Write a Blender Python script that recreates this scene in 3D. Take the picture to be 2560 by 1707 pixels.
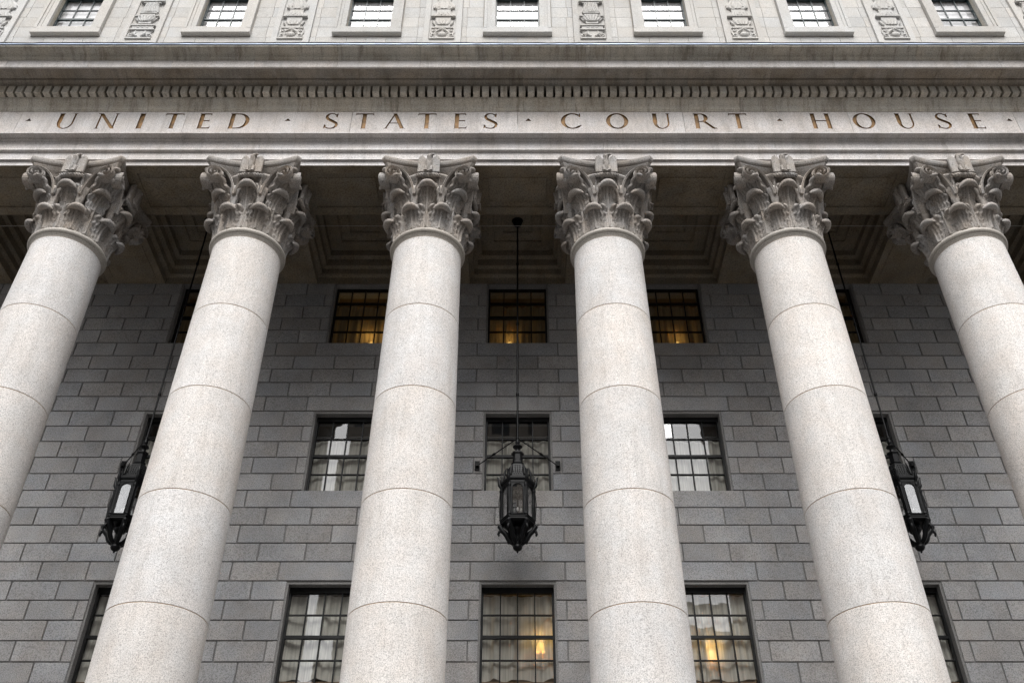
import bpy, math, random
from math import sin, cos, pi, radians, sqrt, atan2
from mathutils import Vector, Matrix
from mathutils.geometry import delaunay_2d_cdt

random.seed(7)
scene = bpy.context.scene
for o in list(bpy.data.objects):
    bpy.data.objects.remove(o)

# ------------------------------------------------------------------ camera
# z = 0 is the photographer's eye, the pavement lies 1.65 m below
cam_d = bpy.data.cameras.new('camera')
cam = bpy.data.objects.new('camera', cam_d)
scene.collection.objects.link(cam)
cam.location = (-0.015, 0, 0)
cam.rotation_euler = (radians(90 + 38.995), 0, 0)
cam_d.sensor_width = 36.0
cam_d.lens = 33.49
cam_d.shift_x = -0.004785
cam_d.clip_start = 0.1
cam_d.clip_end = 2000
scene.camera = cam

# ------------------------------------------------------------------ sky, sun, exposure
SUN_ELEV = 55
world = bpy.data.worlds.new('World')
scene.world = world
world.use_nodes = True
wn = world.node_tree
wn.nodes.clear()
w_out = wn.nodes.new('ShaderNodeOutputWorld')
w_bg = wn.nodes.new('ShaderNodeBackground')
w_sky = wn.nodes.new('ShaderNodeTexSky')
w_sky.sky_type = 'NISHITA'
w_sky.sun_disc = False
w_sky.sun_elevation = radians(SUN_ELEV)
w_sky.sun_rotation = radians(180)
w_sky.dust_density = 4.0
w_sky.air_density = 1.0
w_sky.ozone_density = 1.0
w_hs = wn.nodes.new('ShaderNodeHueSaturation')
w_hs.inputs['Saturation'].default_value = 0.12
wn.links.new(w_sky.outputs[0], w_hs.inputs['Color'])
wn.links.new(w_hs.outputs[0], w_bg.inputs[0])
w_bg.inputs[1].default_value = 0.11
wn.links.new(w_bg.outputs[0], w_out.inputs[0])

sun_d = bpy.data.lights.new('sun', 'SUN')
sun_d.energy = 1.35
sun_d.angle = radians(45)
sun_d.color = (1.0, 0.985, 0.96)
sun = bpy.data.objects.new('sun', sun_d)
scene.collection.objects.link(sun)
sun.rotation_euler = (radians(90 - SUN_ELEV), 0, 0)

scene.view_settings.view_transform = 'Standard'
scene.view_settings.look = 'None'
scene.view_settings.exposure = 1.3
scene.view_settings.gamma = 1.0
scene.view_settings.use_curve_mapping = False

# ------------------------------------------------------------------ measures (metres)
D = 15.24            # column axes
W = 18.55            # back of the joints of the portico wall
YF = 14.48           # lowest fascia / frieze face
YB = 16.03           # inner face of the architrave
ZS = 16.926          # architrave soffit
FLOOR = 0.55         # portico floor
GROUND = -1.65
AT = 14.55           # attic wall face
KA = AT / 14.90
XE = 18.0            # half length that is built
COLS = [-10, -6, -2, 2, 6, 10]
BAYS = [-16, -12, -8, -4, 0, 4, 8, 12, 16]
_TH = radians(38.995)


def zat(y_px, Y):     # height at distance Y of the line seen y_px (of 1707) from the top
    v = (853.5 - y_px) / 2381.5
    return Y * (sin(_TH) + v * cos(_TH)) / (cos(_TH) - v * sin(_TH))


# ------------------------------------------------------------------ materials
MAT = {}


def new_mat(name):
    m = bpy.data.materials.new(name)
    m.use_nodes = True
    nt = m.node_tree
    b = nt.nodes['Principled BSDF']
    MAT[name] = m
    return m, nt, b


def nd(nt, typ, **kw):
    n = nt.nodes.new(typ)
    for k, v in kw.items():
        if k in n.inputs:
            n.inputs[k].default_value = v
        else:
            setattr(n, k, v)
    return n


def ramp(nt, fac, stops, interp='LINEAR'):
    r = nt.nodes.new('ShaderNodeValToRGB')
    r.color_ramp.interpolation = interp
    el = r.color_ramp.elements
    while len(el) < len(stops):
        el.new(0.5)
    for e, (p, c) in zip(el, stops):
        e.position = p
        e.color = (*c, 1) if len(c) == 3 else c
    nt.links.new(fac, r.inputs[0])
    return r.outputs[0]


def mul(nt, a, b, fac=1.0, blend='MULTIPLY'):
    m = nt.nodes.new('ShaderNodeMix')
    m.data_type = 'RGBA'
    m.blend_type = blend
    if isinstance(fac, (int, float)):
        m.inputs[0].default_value = fac
    else:
        nt.links.new(fac, m.inputs[0])
    for s, v in ((6, a), (7, b)):
        if isinstance(v, tuple):
            m.inputs[s].default_value = (*v, 1)
        else:
            nt.links.new(v, m.inputs[s])
    return m.outputs[2]


def g3(v):
    return (v, v, v)


def granite(name, light, dark, fleck=0.5, scale=30.0, mottle=0.1, vary=0.08, stain=0.0, stain_col=(0.3, 0.26, 0.2),
            rough=0.8, bump=0.15, tint=((1, 1, 1), (1, 1, 1)), pits=0.0, drips=0.0):
    m, nt, b = new_mat(name)
    tc = nd(nt, 'ShaderNodeTexCoord')
    oi = nd(nt, 'ShaderNodeObjectInfo')
    sc = nd(nt, 'ShaderNodeVectorMath', operation='SCALE')
    sc.inputs[0].default_value = (37.0, 91.0, 53.0)
    nt.links.new(oi.outputs['Random'], sc.inputs['Scale'])
    ad = nd(nt, 'ShaderNodeVectorMath', operation='ADD')
    nt.links.new(tc.outputs['Object'], ad.inputs[0])
    nt.links.new(sc.outputs[0], ad.inputs[1])
    vec = ad.outputs[0]

    def noise(s, d=2.0, r=0.5, v=vec):
        n = nd(nt, 'ShaderNodeTexNoise')
        n.inputs['Scale'].default_value = s
        n.inputs['Detail'].default_value = d
        n.inputs['Roughness'].default_value = r
        nt.links.new(v, n.inputs['Vector'])
        return n.outputs['Fac']
    grain = noise(scale, 3.0, 0.65)
    col = ramp(nt, grain, [(0.36, dark), (0.52, light), (0.75, tuple(min(1, c * 1.13) for c in light))])
    if fleck:
        fl = noise(scale * 1.9, 1.0, 0.5)
        fm = ramp(nt, fl, [(0.62, g3(1.0)), (0.70, g3(1.0 - fleck))])
        col = mul(nt, col, fm)
    mo = noise(1.1, 4.0, 0.6)
    col = mul(nt, col, ramp(nt, mo, [(0.3, g3(1 - mottle)), (0.7, g3(1 + mottle * 0.6))]))
    hue = noise(2.3, 3.0, 0.6)
    col = mul(nt, col, ramp(nt, hue, [(0.35, tint[0]), (0.65, tint[1])]))
    if vary:
        wnz = nd(nt, 'ShaderNodeTexWhiteNoise', noise_dimensions='1D')
        nt.links.new(oi.outputs['Random'], wnz.inputs['W'])
        col = mul(nt, col, ramp(nt, wnz.outputs['Value'], [(0.0, g3(1 - vary)), (1.0, g3(1 + vary))]))
        col = mul(nt, col, ramp(nt, oi.outputs['Random'], [(0.0, (1.03, 1.0, 0.97)), (0.5, (1, 1, 1)), (1.0, (0.97, 1.0, 1.04))]),
                  min(1.0, vary * 8))
    if stain:
        mp = nd(nt, 'ShaderNodeMapping')
        mp.inputs['Scale'].default_value = (1.0, 1.0, 0.25)
        nt.links.new(vec, mp.inputs[0])
        st = noise(1.7, 6.0, 0.65, mp.outputs[0])
        col = mul(nt, col, stain_col, ramp(nt, st, [(0.45, g3(0)), (0.72, g3(stain))]))
    if drips:
        mp2 = nd(nt, 'ShaderNodeMapping')
        mp2.inputs['Scale'].default_value = (4.0, 0.6, 0.35)
        nt.links.new(vec, mp2.inputs[0])
        dr = noise(1.6, 5.0, 0.7, mp2.outputs[0])
        col = mul(nt, col, (0.34, 0.31, 0.27), ramp(nt, dr, [(0.5, g3(0)), (0.7, g3(drips))]))
    if pits:
        vo = nd(nt, 'ShaderNodeTexVoronoi')
        vo.inputs['Scale'].default_value = 11.0
        nt.links.new(vec, vo.inputs['Vector'])
        pm = ramp(nt, vo.outputs['Distance'], [(0.10, g3(1 - pits)), (0.20, g3(1))])
        col = mul(nt, col, pm)
    nt.links.new(col, b.inputs['Base Color'])
    b.inputs['Roughness'].default_value = rough
    b.inputs['Specular IOR Level'].default_value = 0.25
    if bump:
        bp = nd(nt, 'ShaderNodeBump')
        bp.inputs['Strength'].default_value = bump
        bp.inputs['Distance'].default_value = 0.01
        nt.links.new(grain, bp.inputs['Height'])
        nt.links.new(bp.outputs[0], b.inputs['Normal'])
    return m


granite('column_granite', (0.70, 0.678, 0.66), (0.40, 0.384, 0.372), fleck=0.70, scale=54, mottle=0.10, vary=0.07,
        tint=((1.0, 0.975, 0.955), (0.99, 0.995, 1.0)), bump=0.1, stain=0.30, stain_col=(0.74, 0.68, 0.62), drips=0.18)
granite('astragal_granite', (0.47, 0.435, 0.39), (0.31, 0.28, 0.245), fleck=0.45, scale=52, mottle=0.12, vary=0.05, bump=0.1)
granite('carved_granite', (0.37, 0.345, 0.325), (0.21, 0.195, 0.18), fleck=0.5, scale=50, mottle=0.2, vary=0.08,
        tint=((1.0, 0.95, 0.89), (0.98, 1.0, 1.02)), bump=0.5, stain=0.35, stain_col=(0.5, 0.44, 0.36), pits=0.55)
granite('trim_granite', (0.60, 0.578, 0.565), (0.40, 0.385, 0.375), fleck=0.45, scale=46, mottle=0.12, vary=0.05,
        tint=((1.0, 0.97, 0.945), (0.99, 0.99, 1.0)), stain=0.4, stain_col=(0.62, 0.57, 0.52), drips=0.3, bump=0.1)
granite('cornice_granite', (0.52, 0.495, 0.45), (0.34, 0.32, 0.285), fleck=0.4, scale=46, mottle=0.16, vary=0.05,
        tint=((1.0, 0.96, 0.90), (0.99, 0.99, 0.98)), stain=0.6, stain_col=(0.5, 0.46, 0.4), drips=0.75, bump=0.12)
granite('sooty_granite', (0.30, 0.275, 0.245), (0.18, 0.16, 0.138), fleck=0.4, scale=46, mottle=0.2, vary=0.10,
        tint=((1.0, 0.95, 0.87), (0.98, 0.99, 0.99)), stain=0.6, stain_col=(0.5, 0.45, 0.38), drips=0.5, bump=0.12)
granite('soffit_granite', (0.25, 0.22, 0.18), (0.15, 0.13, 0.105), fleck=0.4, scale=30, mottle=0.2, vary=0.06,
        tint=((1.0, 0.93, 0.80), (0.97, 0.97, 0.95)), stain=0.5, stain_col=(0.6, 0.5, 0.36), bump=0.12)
granite('wall_granite', (0.355, 0.352, 0.352), (0.19, 0.188, 0.188), fleck=0.55, scale=50, mottle=0.16, vary=0.08,
        tint=((1.02, 0.99, 0.965), (0.98, 0.995, 1.02)), bump=0.3, stain=0.35, stain_col=(0.72, 0.69, 0.66))
granite('wall_joint_granite', (0.25, 0.245, 0.24), (0.145, 0.142, 0.14), fleck=0.4, scale=46, mottle=0.2, vary=0.0, bump=0.3)
granite('attic_granite', (0.47, 0.46, 0.445), (0.35, 0.34, 0.328), fleck=0.3, scale=46, mottle=0.08, vary=0.07,
        tint=((1.0, 0.985, 0.96), (0.985, 0.995, 1.0)), stain=0.2, stain_col=(0.75, 0.72, 0.68), bump=0.1)
granite('paving', (0.12, 0.115, 0.11), (0.08, 0.077, 0.075), fleck=0.3, scale=20, mottle=0.2, vary=0.05, bump=0.1)


def plain(name, col, rough=0.5, metal=0.0, spec=0.5, noise=0.0, nscale=6.0):
    m, nt, b = new_mat(name)
    b.inputs['Base Color'].default_value = (*col, 1)
    b.inputs['Roughness'].default_value = rough
    b.inputs['Metallic'].default_value = metal
    b.inputs['Specular IOR Level'].default_value = spec
    if noise:
        tc = nd(nt, 'ShaderNodeTexCoord')
        n = nd(nt, 'ShaderNodeTexNoise')
        n.inputs['Scale'].default_value = nscale
        n.inputs['Detail'].default_value = 5.0
        nt.links.new(tc.outputs['Object'], n.inputs['Vector'])
        c = ramp(nt, n.outputs['Fac'], [(0.3, tuple(x * (1 - noise) for x in col)), (0.7, tuple(min(1, x * (1 + noise)) for x in col))])
        nt.links.new(c, b.inputs['Base Color'])
    return m


plain('mortar', (0.27, 0.185, 0.11), 0.95, noise=0.4, nscale=3)
plain('dark_joint', (0.10, 0.095, 0.09), 0.95)
plain('lantern_metal', (0.003, 0.0033, 0.004), 0.42, 0.0, 0.18, noise=0.3, nscale=12)
plain('window_paint', (0.006, 0.0065, 0.007), 0.5, 0.0, 0.3, noise=0.3)
plain('attic_window_paint', (0.018, 0.032, 0.034), 0.4, noise=0.2)
plain('gilding', (0.17, 0.092, 0.03), 0.5, 0.3, 0.35, noise=0.6, nscale=6)
plain('zinc_flashing', (0.30, 0.36, 0.46), 0.45, 0.4, 0.5, noise=0.3, nscale=2)
plain('flashing_edge', (0.02, 0.022, 0.028), 0.5, noise=0.2)
plain('room_wall', (0.13, 0.095, 0.06), 0.9, noise=0.3, nscale=2)
plain('room_wood', (0.22, 0.13, 0.065), 0.6, noise=0.3)
plain('window_shade', (0.66, 0.66, 0.66), 0.85, noise=0.03)
plain('lamp_body', (0.03, 0.025, 0.02), 0.5)
plain('frosted_bulb', (0.75, 0.75, 0.72), 0.15, 0.0, 0.8)


def curtain_mat(name, col):
    m, nt, b = new_mat(name)
    out = nt.nodes['Material Output']
    tc = nd(nt, 'ShaderNodeTexCoord')
    mp = nd(nt, 'ShaderNodeMapping')
    mp.inputs['Scale'].default_value = (14.0, 1.0, 0.5)
    nt.links.new(tc.outputs['Object'], mp.inputs[0])
    n = nd(nt, 'ShaderNodeTexNoise')
    n.inputs['Scale'].default_value = 1.6
    n.inputs['Detail'].default_value = 5.0
    nt.links.new(mp.outputs[0], n.inputs['Vector'])
    c = ramp(nt, n.outputs['Fac'], [(0.32, tuple(x * 0.62 for x in col)), (0.7, col)])
    df = nd(nt, 'ShaderNodeBsdfDiffuse')
    tl = nd(nt, 'ShaderNodeBsdfTranslucent')
    nt.links.new(c, df.inputs[0])
    nt.links.new(c, tl.inputs[0])
    mx = nd(nt, 'ShaderNodeMixShader')
    mx.inputs[0].default_value = 0.22
    nt.links.new(df.outputs[0], mx.inputs[1])
    nt.links.new(tl.outputs[0], mx.inputs[2])
    tr = nd(nt, 'ShaderNodeBsdfTransparent')
    m2 = nd(nt, 'ShaderNodeMixShader')
    m2.inputs[0].default_value = 0.07
    nt.links.new(mx.outputs[0], m2.inputs[1])
    nt.links.new(tr.outputs[0], m2.inputs[2])
    nt.links.new(m2.outputs[0], out.inputs[0])


curtain_mat('sheer_curtain', (0.90, 0.87, 0.80))
curtain_mat('tan_curtain', (0.46, 0.36, 0.22))


def glass_mat(name, f0, tint):
    m, nt, b = new_mat(name)
    out = nt.nodes['Material Output']
    lw = nd(nt, 'ShaderNodeLayerWeight')
    lw.inputs[0].default_value = 0.5
    pw = nd(nt, 'ShaderNodeMath', operation='POWER')
    pw.inputs[1].default_value = 4.0
    nt.links.new(lw.outputs['Facing'], pw.inputs[0])
    fr = nd(nt, 'ShaderNodeMath', operation='MULTIPLY_ADD')
    fr.inputs[1].default_value = 1.0 - f0
    fr.inputs[2].default_value = f0
    nt.links.new(pw.outputs[0], fr.inputs[0])
    tr = nd(nt, 'ShaderNodeBsdfTransparent')
    tr.inputs[0].default_value = (*tint, 1)
    gl = nd(nt, 'ShaderNodeBsdfGlossy')
    gl.inputs['Roughness'].default_value = 0.01
    tc = nd(nt, 'ShaderNodeTexCoord')
    n = nd(nt, 'ShaderNodeTexNoise')
    n.inputs['Scale'].default_value = 2.5
    nt.links.new(tc.outputs['Object'], n.inputs['Vector'])
    bp = nd(nt, 'ShaderNodeBump')
    bp.inputs['Strength'].default_value = 0.03
    bp.inputs['Distance'].default_value = 0.01
    nt.links.new(n.outputs['Fac'], bp.inputs['Height'])
    nt.links.new(bp.outputs[0], gl.inputs['Normal'])
    mx = nd(nt, 'ShaderNodeMixShader')
    nt.links.new(fr.outputs[0], mx.inputs[0])
    nt.links.new(tr.outputs[0], mx.inputs[1])
    nt.links.new(gl.outputs[0], mx.inputs[2])
    nt.links.new(mx.outputs[0], out.inputs[0])


glass_mat('window_glass', 0.15, (0.90, 0.91, 0.90))
glass_mat('attic_glass', 0.16, (0.97, 0.97, 0.98))
glass_mat('lantern_glass', 0.2, (0.9, 0.9, 0.9))


def emit(name, col, strength):
    m, nt, b = new_mat(name)
    b.inputs['Base Color'].default_value = (*col, 1)
    b.inputs['Emission Color'].default_value = (*col, 1)
    b.inputs['Emission Strength'].default_value = strength


emit('lamp_glow', (1.0, 0.62, 0.18), 4.0)

# ------------------------------------------------------------------ mesh and object helpers


class MB:
    """collects vertices and faces; build() makes one mesh"""

    def __init__(self):
        self.v, self.f, self.sm = [], [], []

    def add(self, vs, fs, smooth=False):
        n = len(self.v)
        self.v += [tuple(p) for p in vs]
        self.f += [tuple(i + n for i in f) for f in fs]
        self.sm += [smooth] * len(fs)

    def box(self, x0, x1, y0, y1, z0, z1):
        vs = [(x, y, z) for z in (z0, z1) for y in (y0, y1) for x in (x0, x1)]
        self.add(vs, [(0, 2, 3, 1), (4, 5, 7, 6), (0, 1, 5, 4), (2, 6, 7, 3), (0, 4, 6, 2), (1, 3, 7, 5)])

    def lathe(self, prof, n=32, cx=0, cy=0, cz=0, smooth=True, cap=True, sx=1.0, sy=1.0, a0=0.0):
        vs, fs = [], []
        for r, z in prof:
            for i in range(n):
                a = a0 + 2 * pi * i / n
                vs.append((cx + sx * r * cos(a), cy + sy * r * sin(a), cz + z))
        for k in range(len(prof) - 1):
            for i in range(n):
                j = (i + 1) % n
                fs.append((k * n + i, k * n + j, (k + 1) * n + j, (k + 1) * n + i))
        self.add(vs, fs, smooth)
        if cap:
            self.add(vs[:n], [tuple(reversed(range(n)))])
            self.add(vs[-n:], [tuple(range(n))])

    def ball(self, c, r, n=12, m=8, rot=None):
        if not isinstance(r, tuple):
            r = (r, r, r)
        vs, fs = [], []
        for k in range(m + 1):
            t = pi * k / m
            for i in range(n):
                a = 2 * pi * i / n
                p = Vector((r[0] * sin(t) * cos(a), r[1] * sin(t) * sin(a), r[2] * cos(t)))
                if rot:
                    p = rot @ p
                vs.append((c[0] + p.x, c[1] + p.y, c[2] + p.z))
        for k in range(m):
            for i in range(n):
                j = (i + 1) % n
                fs.append((k * n + i, (k + 1) * n + i, (k + 1) * n + j, k * n + j))
        self.add(vs, fs, True)

    def tube(self, pts, r, n=8, smooth=True, closed_ends=True):
        pts = [Vector(p) for p in pts]
        rs = r if isinstance(r, (list, tuple)) else [r] * len(pts)
        vs, fs = [], []
        up = None
        for i, p in enumerate(pts):
            t = (pts[min(i + 1, len(pts) - 1)] - pts[max(i - 1, 0)]).normalized()
            if up is None:
                up = Vector((0, 0, 1)) if abs(t.z) < 0.9 else Vector((1, 0, 0))
            a = t.cross(up)
            if a.length < 1e-5:
                a = t.cross(Vector((0, 1, 0)))
            a.normalize()
            b = a.cross(t).normalized()
            up = b
            for k in range(n):
                q = p + a * (rs[i] * cos(2 * pi * k / n)) + b * (rs[i] * sin(2 * pi * k / n))
                vs.append(tuple(q))
        for i in range(len(pts) - 1):
            for k in range(n):
                j = (k + 1) % n
                fs.append((i * n + k, i * n + j, (i + 1) * n + j, (i + 1) * n + k))
        self.add(vs, fs, smooth)
        if closed_ends:
            self.add(vs[:n], [tuple(reversed(range(n)))])
            self.add(vs[-n:], [tuple(range(n))])

    def sweep_x(self, prof, x0, x1, smooth=False, ends=True):
        """profile of (y, z) points, open polyline, extruded along x"""
        n = len(prof)
        vs = [(x0, y, z) for y, z in prof] + [(x1, y, z) for y, z in prof]
        self.add(vs, [(i, i + 1, n + i + 1, n + i) for i in range(n - 1)], smooth)
        if ends:
            self.add(vs[:n], [tuple(range(n))])
            self.add(vs[n:], [tuple(reversed(range(n)))])

    def prism(self, poly, y0, y1):
        """polygon of (x, z) points given a thickness along y"""
        n = len(poly)
        vs = [(x, y0, z) for x, z in poly] + [(x, y1, z) for x, z in poly]
        fs = [tuple(range(n)), tuple(reversed(range(n, 2 * n)))]
        fs += [(i, n + i, n + (i + 1) % n, (i + 1) % n) for i in range(n)]
        self.add(vs, fs)

    def mesh(self, name, mat):
        me = bpy.data.meshes.new(name)
        me.from_pydata(self.v, [], self.f)
        me.polygons.foreach_set('use_smooth', self.sm)
        me.validate()
        import bmesh
        bm = bmesh.new()
        bm.from_mesh(me)
        bmesh.ops.recalc_face_normals(bm, faces=bm.faces)
        bm.to_mesh(me)
        bm.free()
        for mm in (mat if isinstance(mat, list) else [mat]):
            me.materials.append(MAT[mm])
        me.update()
        return me


COL = scene.collection
WLOC = {}


def place(name, mesh, parent=None, loc=(0, 0, 0), rot=None, scale=None):
    """object at a world location; parents are never rotated unless given as group roots"""
    o = bpy.data.objects.new(name, mesh)
    COL.objects.link(o)
    WLOC[o] = Vector(loc)
    if parent:
        o.parent = parent
        o.location = Vector(loc) - WLOC[parent]
    else:
        o.location = loc
    if rot:
        o.rotation_euler = rot
    if scale:
        o.scale = scale
    return o


def thing(name, label, cat, loc=(0, 0, 0), group=None, mesh=None):
    o = place(name, mesh, None, loc)
    o['label'] = label
    o['category'] = cat
    o['kind'] = 'thing'
    if group:
        o['group'] = group
    return o


def structure(name, mesh, loc=(0, 0, 0)):
    o = place(name, mesh, None, loc)
    o['kind'] = 'structure'
    return o


def copy_tree(src, parent=None, loc=None):
    c = src.copy()
    COL.objects.link(c)
    if parent:
        c.parent = parent
    if loc is not None:
        c.location = loc
    for ch in list(src.children):
        copy_tree(ch, c)
    return c


# ------------------------------------------------------------------ ground, steps, portico floor
mb = MB()
mb.add([(-300, -300, GROUND), (300, -300, GROUND), (300, 300, GROUND), (-300, 300, GROUND)], [(0, 1, 2, 3)])
structure('ground', mb.mesh('ground', 'paving'))
mb = MB()
NST = 13
for i in range(NST):
    z1 = GROUND + (i + 1) * (FLOOR - GROUND) / NST
    y0 = 9.2 + i * 0.33
    y1 = y0 + 0.33 if i < NST - 1 else W + 0.6
    mb.box(-XE - 1, XE + 1, y0, y1, GROUND + 0.004, z1)
structure('steps', mb.mesh('steps', 'paving'))

# ------------------------------------------------------------------ buildings across the square (mirrored in the windows)
plain('facade_stone', (0.34, 0.30, 0.26), 0.85, noise=0.2, nscale=0.3)
plain('facade_glass', (0.03, 0.035, 0.04), 0.15)


def office_block(x0, x1, y, h, nfl, nbay, label):
    root = thing('office_building', label, 'building', ((x0 + x1) / 2, y, GROUND))
    m = MB()
    m.box(x0, x1, y - 20, y - 0.4, GROUND + 0.004, GROUND + h)
    place('facade_glazing', m.mesh('facade_glazing', 'facade_glass'), root, (0, 0, 0))
    m = MB()
    bw = (x1 - x0) / nbay
    for k in range(nbay + 1):
        x = x0 + k * bw
        m.box(x - bw * 0.27, x + bw * 0.27, y - 0.39, y, GROUND + 0.004, GROUND + h + 1)
    fh = h / nfl
    for k in range(nfl + 1):
        z = GROUND + k * fh
        m.box(x0, x1, y - 0.39, y - 0.06, max(GROUND + 0.004, z - fh * 0.24), z + fh * 0.24)
    place('facade_frame', m.mesh('facade_frame', 'facade_stone'), root, (0, 0, 0))


office_block(-19, 12, -55, 68, 18, 11, 'tall stone office tower mirrored in the middle windows')
office_block(-92, -52, -60, 60, 16, 14, 'office block across the square beyond the left gap')
office_block(52, 92, -60, 60, 16, 14, 'office block across the square beyond the right gap')
office_block(18.3, 33.5, -60, 42, 11, 5, 'low stone building mirrored in the bottom window right of centre')

# ------------------------------------------------------------------ portico wall
LINES = [16.986, 16.57, 16.168, 15.765, 15.365, 14.956, 14.545, 14.135, 13.722, 13.305, 12.885, 12.458, 12.033,
         11.605, 11.178, 10.748, 10.318, 9.889, 9.460, 9.030, 8.598, 8.175, 7.748, 7.322, 6.895, 6.470]
while LINES[-1] > FLOOR + 0.3:
    LINES.append(LINES[-1] - 0.4275)
LINES[-1] = FLOOR
HW = 0.754
ROWS = [(14.956, 16.93), (10.742, 12.828), (6.47, 8.538)]    # openings
wall = thing('portico_wall', 'dark grey rusticated granite wall with three rows of windows behind the columns', 'wall', (0, W, FLOOR))

core = MB()
edges = [-XE]
for b in BAYS[1:-1]:
    edges += [b - HW, b + HW]
edges.append(XE)
for i in range(0, len(edges), 2):
    core.box(edges[i], edges[i + 1], W, W + 0.55, FLOOR, 16.99)
for b in BAYS[1:-1]:
    for z0, z1 in ((FLOOR, 6.47), (8.538, 10.742), (12.828, 14.956), (16.93, 16.99)):
        core.box(b - HW, b + HW, W + 0.0005, W + 0.55, z0, z1)
place('wall_core', core.mesh('wall_core', 'wall_joint_granite'), wall, (0, 0, 0))

GAPX, GAPZ, PROUD = 0.015, 0.012, 0.034


def block_mesh(w, h, key={}):
    k = (round(w, 3), round(h, 3))
    if k not in key:
        m = MB()
        c = 0.007
        x0, x1, z0, z1 = -w / 2, w / 2, -h / 2, h / 2
        vs = []
        for y, i in ((0.004, 0), (-PROUD + c, 0), (-PROUD, c)):
            vs += [(x0 + i, y, z0 + i), (x1 - i, y, z0 + i), (x1 - i, y, z1 - i), (x0 + i, y, z1 - i)]
        fs = []
        for r in (0, 4):
            for a in range(4):
                b2 = (a + 1) % 4
                fs.append((r + a, r + b2, r + 4 + b2, r + 4 + a))
        fs.append((8, 9, 10, 11))
        m.add(vs, fs)
        key[k] = m.mesh('stone_block', 'wall_granite')
    return key[k]


def course_spans(ci):
    """x spans of the blocks of one course, windows cut out"""
    z1, z0 = LINES[ci], LINES[ci + 1]
    zc = (z0 + z1) / 2
    off = 0.0 if ci % 2 else 0.5
    spans = []
    n = int(2 * XE)
    js = [-XE + k + (off if off else 0) for k in range(n + 1)]
    js = [j for j in js if -XE <= j <= XE]
    if off:
        js = [-XE] + js + [XE]
    in_win = any(r0 < zc < r1 for r0, r1 in ROWS)
    lint = ci in (5, 9, 15, 19)
    for a, b in zip(js[:-1], js[1:]):
        spans.append([a, b, 0, 0])
    if lint:                                  # long lintels and sills, two metres
        out = []
        for a, b, _, _ in spans:
            if out and any(abs(a - c) < 1e-6 for c in BAYS[1:-1]):
                out[-1][1] = b
            else:
                out.append([a, b, 0, 0])
        spans = out
    if in_win:
        out = []
        for a, b, _, _ in spans:
            segs = [[a, b, 0, 0]]
            for c in BAYS[1:-1]:
                new = []
                for s in segs:
                    l, r = c - HW, c + HW
                    if s[1] <= l or s[0] >= r:
                        new.append(s)
                        continue
                    if s[0] < l - 0.08:
                        new.append([s[0], l, s[2], 1])
                    if s[1] > r + 0.08:
                        new.append([r, s[1], 1, s[3]])
                segs = new
            out += segs
        spans = out
    return [(a + (0.045 if ja else GAPX), b - (0.045 if jb else GAPX), z0 + GAPZ, z1 - GAPZ) for a, b, ja, jb in spans]


def project(x, y, z):
    d = y * cos(_TH) + z * sin(_TH)
    return 1292.25 + 2381.5 * (x + 0.015) / d, 853.5 - 2381.5 * (z * cos(_TH) - y * sin(_TH)) / d


def hidden(x, y, z):
    for c in COLS:
        t = D / y
        if abs(x * t - c) < 0.79 and z * t < 16.9:
            return True
    px, py = project(x, y, z)
    return not (0 < px < 2560 and 640 < py < 1707)


blocks = []
for ci in range(len(LINES) - 1):
    for a, b, z0, z1 in course_spans(ci):
        seen = sum(not hidden(a + (b - a) * t, W, (z0 + z1) / 2) for t in (0.02, 0.2, 0.4, 0.6, 0.8, 0.98))
        d = W * cos(_TH) + z1 * sin(_TH)
        blocks.append((seen * (b - a) / d, a, b, z0, z1))
blocks.sort(key=lambda t: -t[0])
rest = MB()
for i, (s, a, b, z0, z1) in enumerate(blocks):
    jz = random.uniform(-0.003, 0.003)
    if i < 300 and s > 0:
        place('stone_block', block_mesh(b - a, z1 - z0), wall, ((a + b) / 2, W + jz, (z0 + z1) / 2))
    else:
        c = 0.007
        n = len(rest.v)
        rest.box(a, b, W - PROUD + jz, W + 0.004, z0, z1)
ro = place('stone_block_course', rest.mesh('stone_block_course', 'wall_granite'), wall, (0, 0, 0))
ro['kind'] = 'stuff'


# ------------------------------------------------------------------ windows of the portico wall
def quad_mesh(w, h, mat, key={}):
    k = (round(w, 3), round(h, 3), mat)
    if k not in key:
        m = MB()
        m.add([(-w / 2, 0, -h / 2), (w / 2, 0, -h / 2), (w / 2, 0, h / 2), (-w / 2, 0, h / 2)], [(0, 1, 2, 3)])
        key[k] = m.mesh('pane', mat)
    return key[k]


def curtain(w, h, seed, spread=0.25, gather=0.0, amp=0.035):
    rnd = random.Random(seed)
    ph = [rnd.uniform(0, 6.28) for _ in range(5)]
    fr = [rnd.uniform(20, 32), rnd.uniform(36, 52), rnd.uniform(9, 14), rnd.uniform(60, 75), 3.0]
    m = MB()
    nx, nz = 110, 14
    vs = []
    for k in range(nz + 1):
        t = k / nz
        for i in range(nx + 1):
            u = i / nx - 0.5
            uu = u + 0.04 * sin(3 * t + ph[0]) * (1 - t) * spread
            y = amp * (sin(fr[0] * uu + ph[0]) * 0.6 + sin(fr[1] * uu + ph[1]) * 0.4 + 0.5 * sin(fr[2] * uu + ph[2]) + 0.2 * sin(fr[3] * uu + ph[3]))
            x = (uu + gather * sin(6.3 * uu + ph[4]) * (1 - t) * 0.05) * w
            z = h * t
            if k == 0:
                z += 0.03 * sin(fr[2] * u * 1.7 + ph[3]) + 0.02
            vs.append((x, y, z))
    fs = [(k * (nx + 1) + i, k * (nx + 1) + i + 1, (k + 1) * (nx + 1) + i + 1, (k + 1) * (nx + 1) + i) for k in range(nz) for i in range(nx)]
    m.add(vs, fs, True)
    return m


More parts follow.
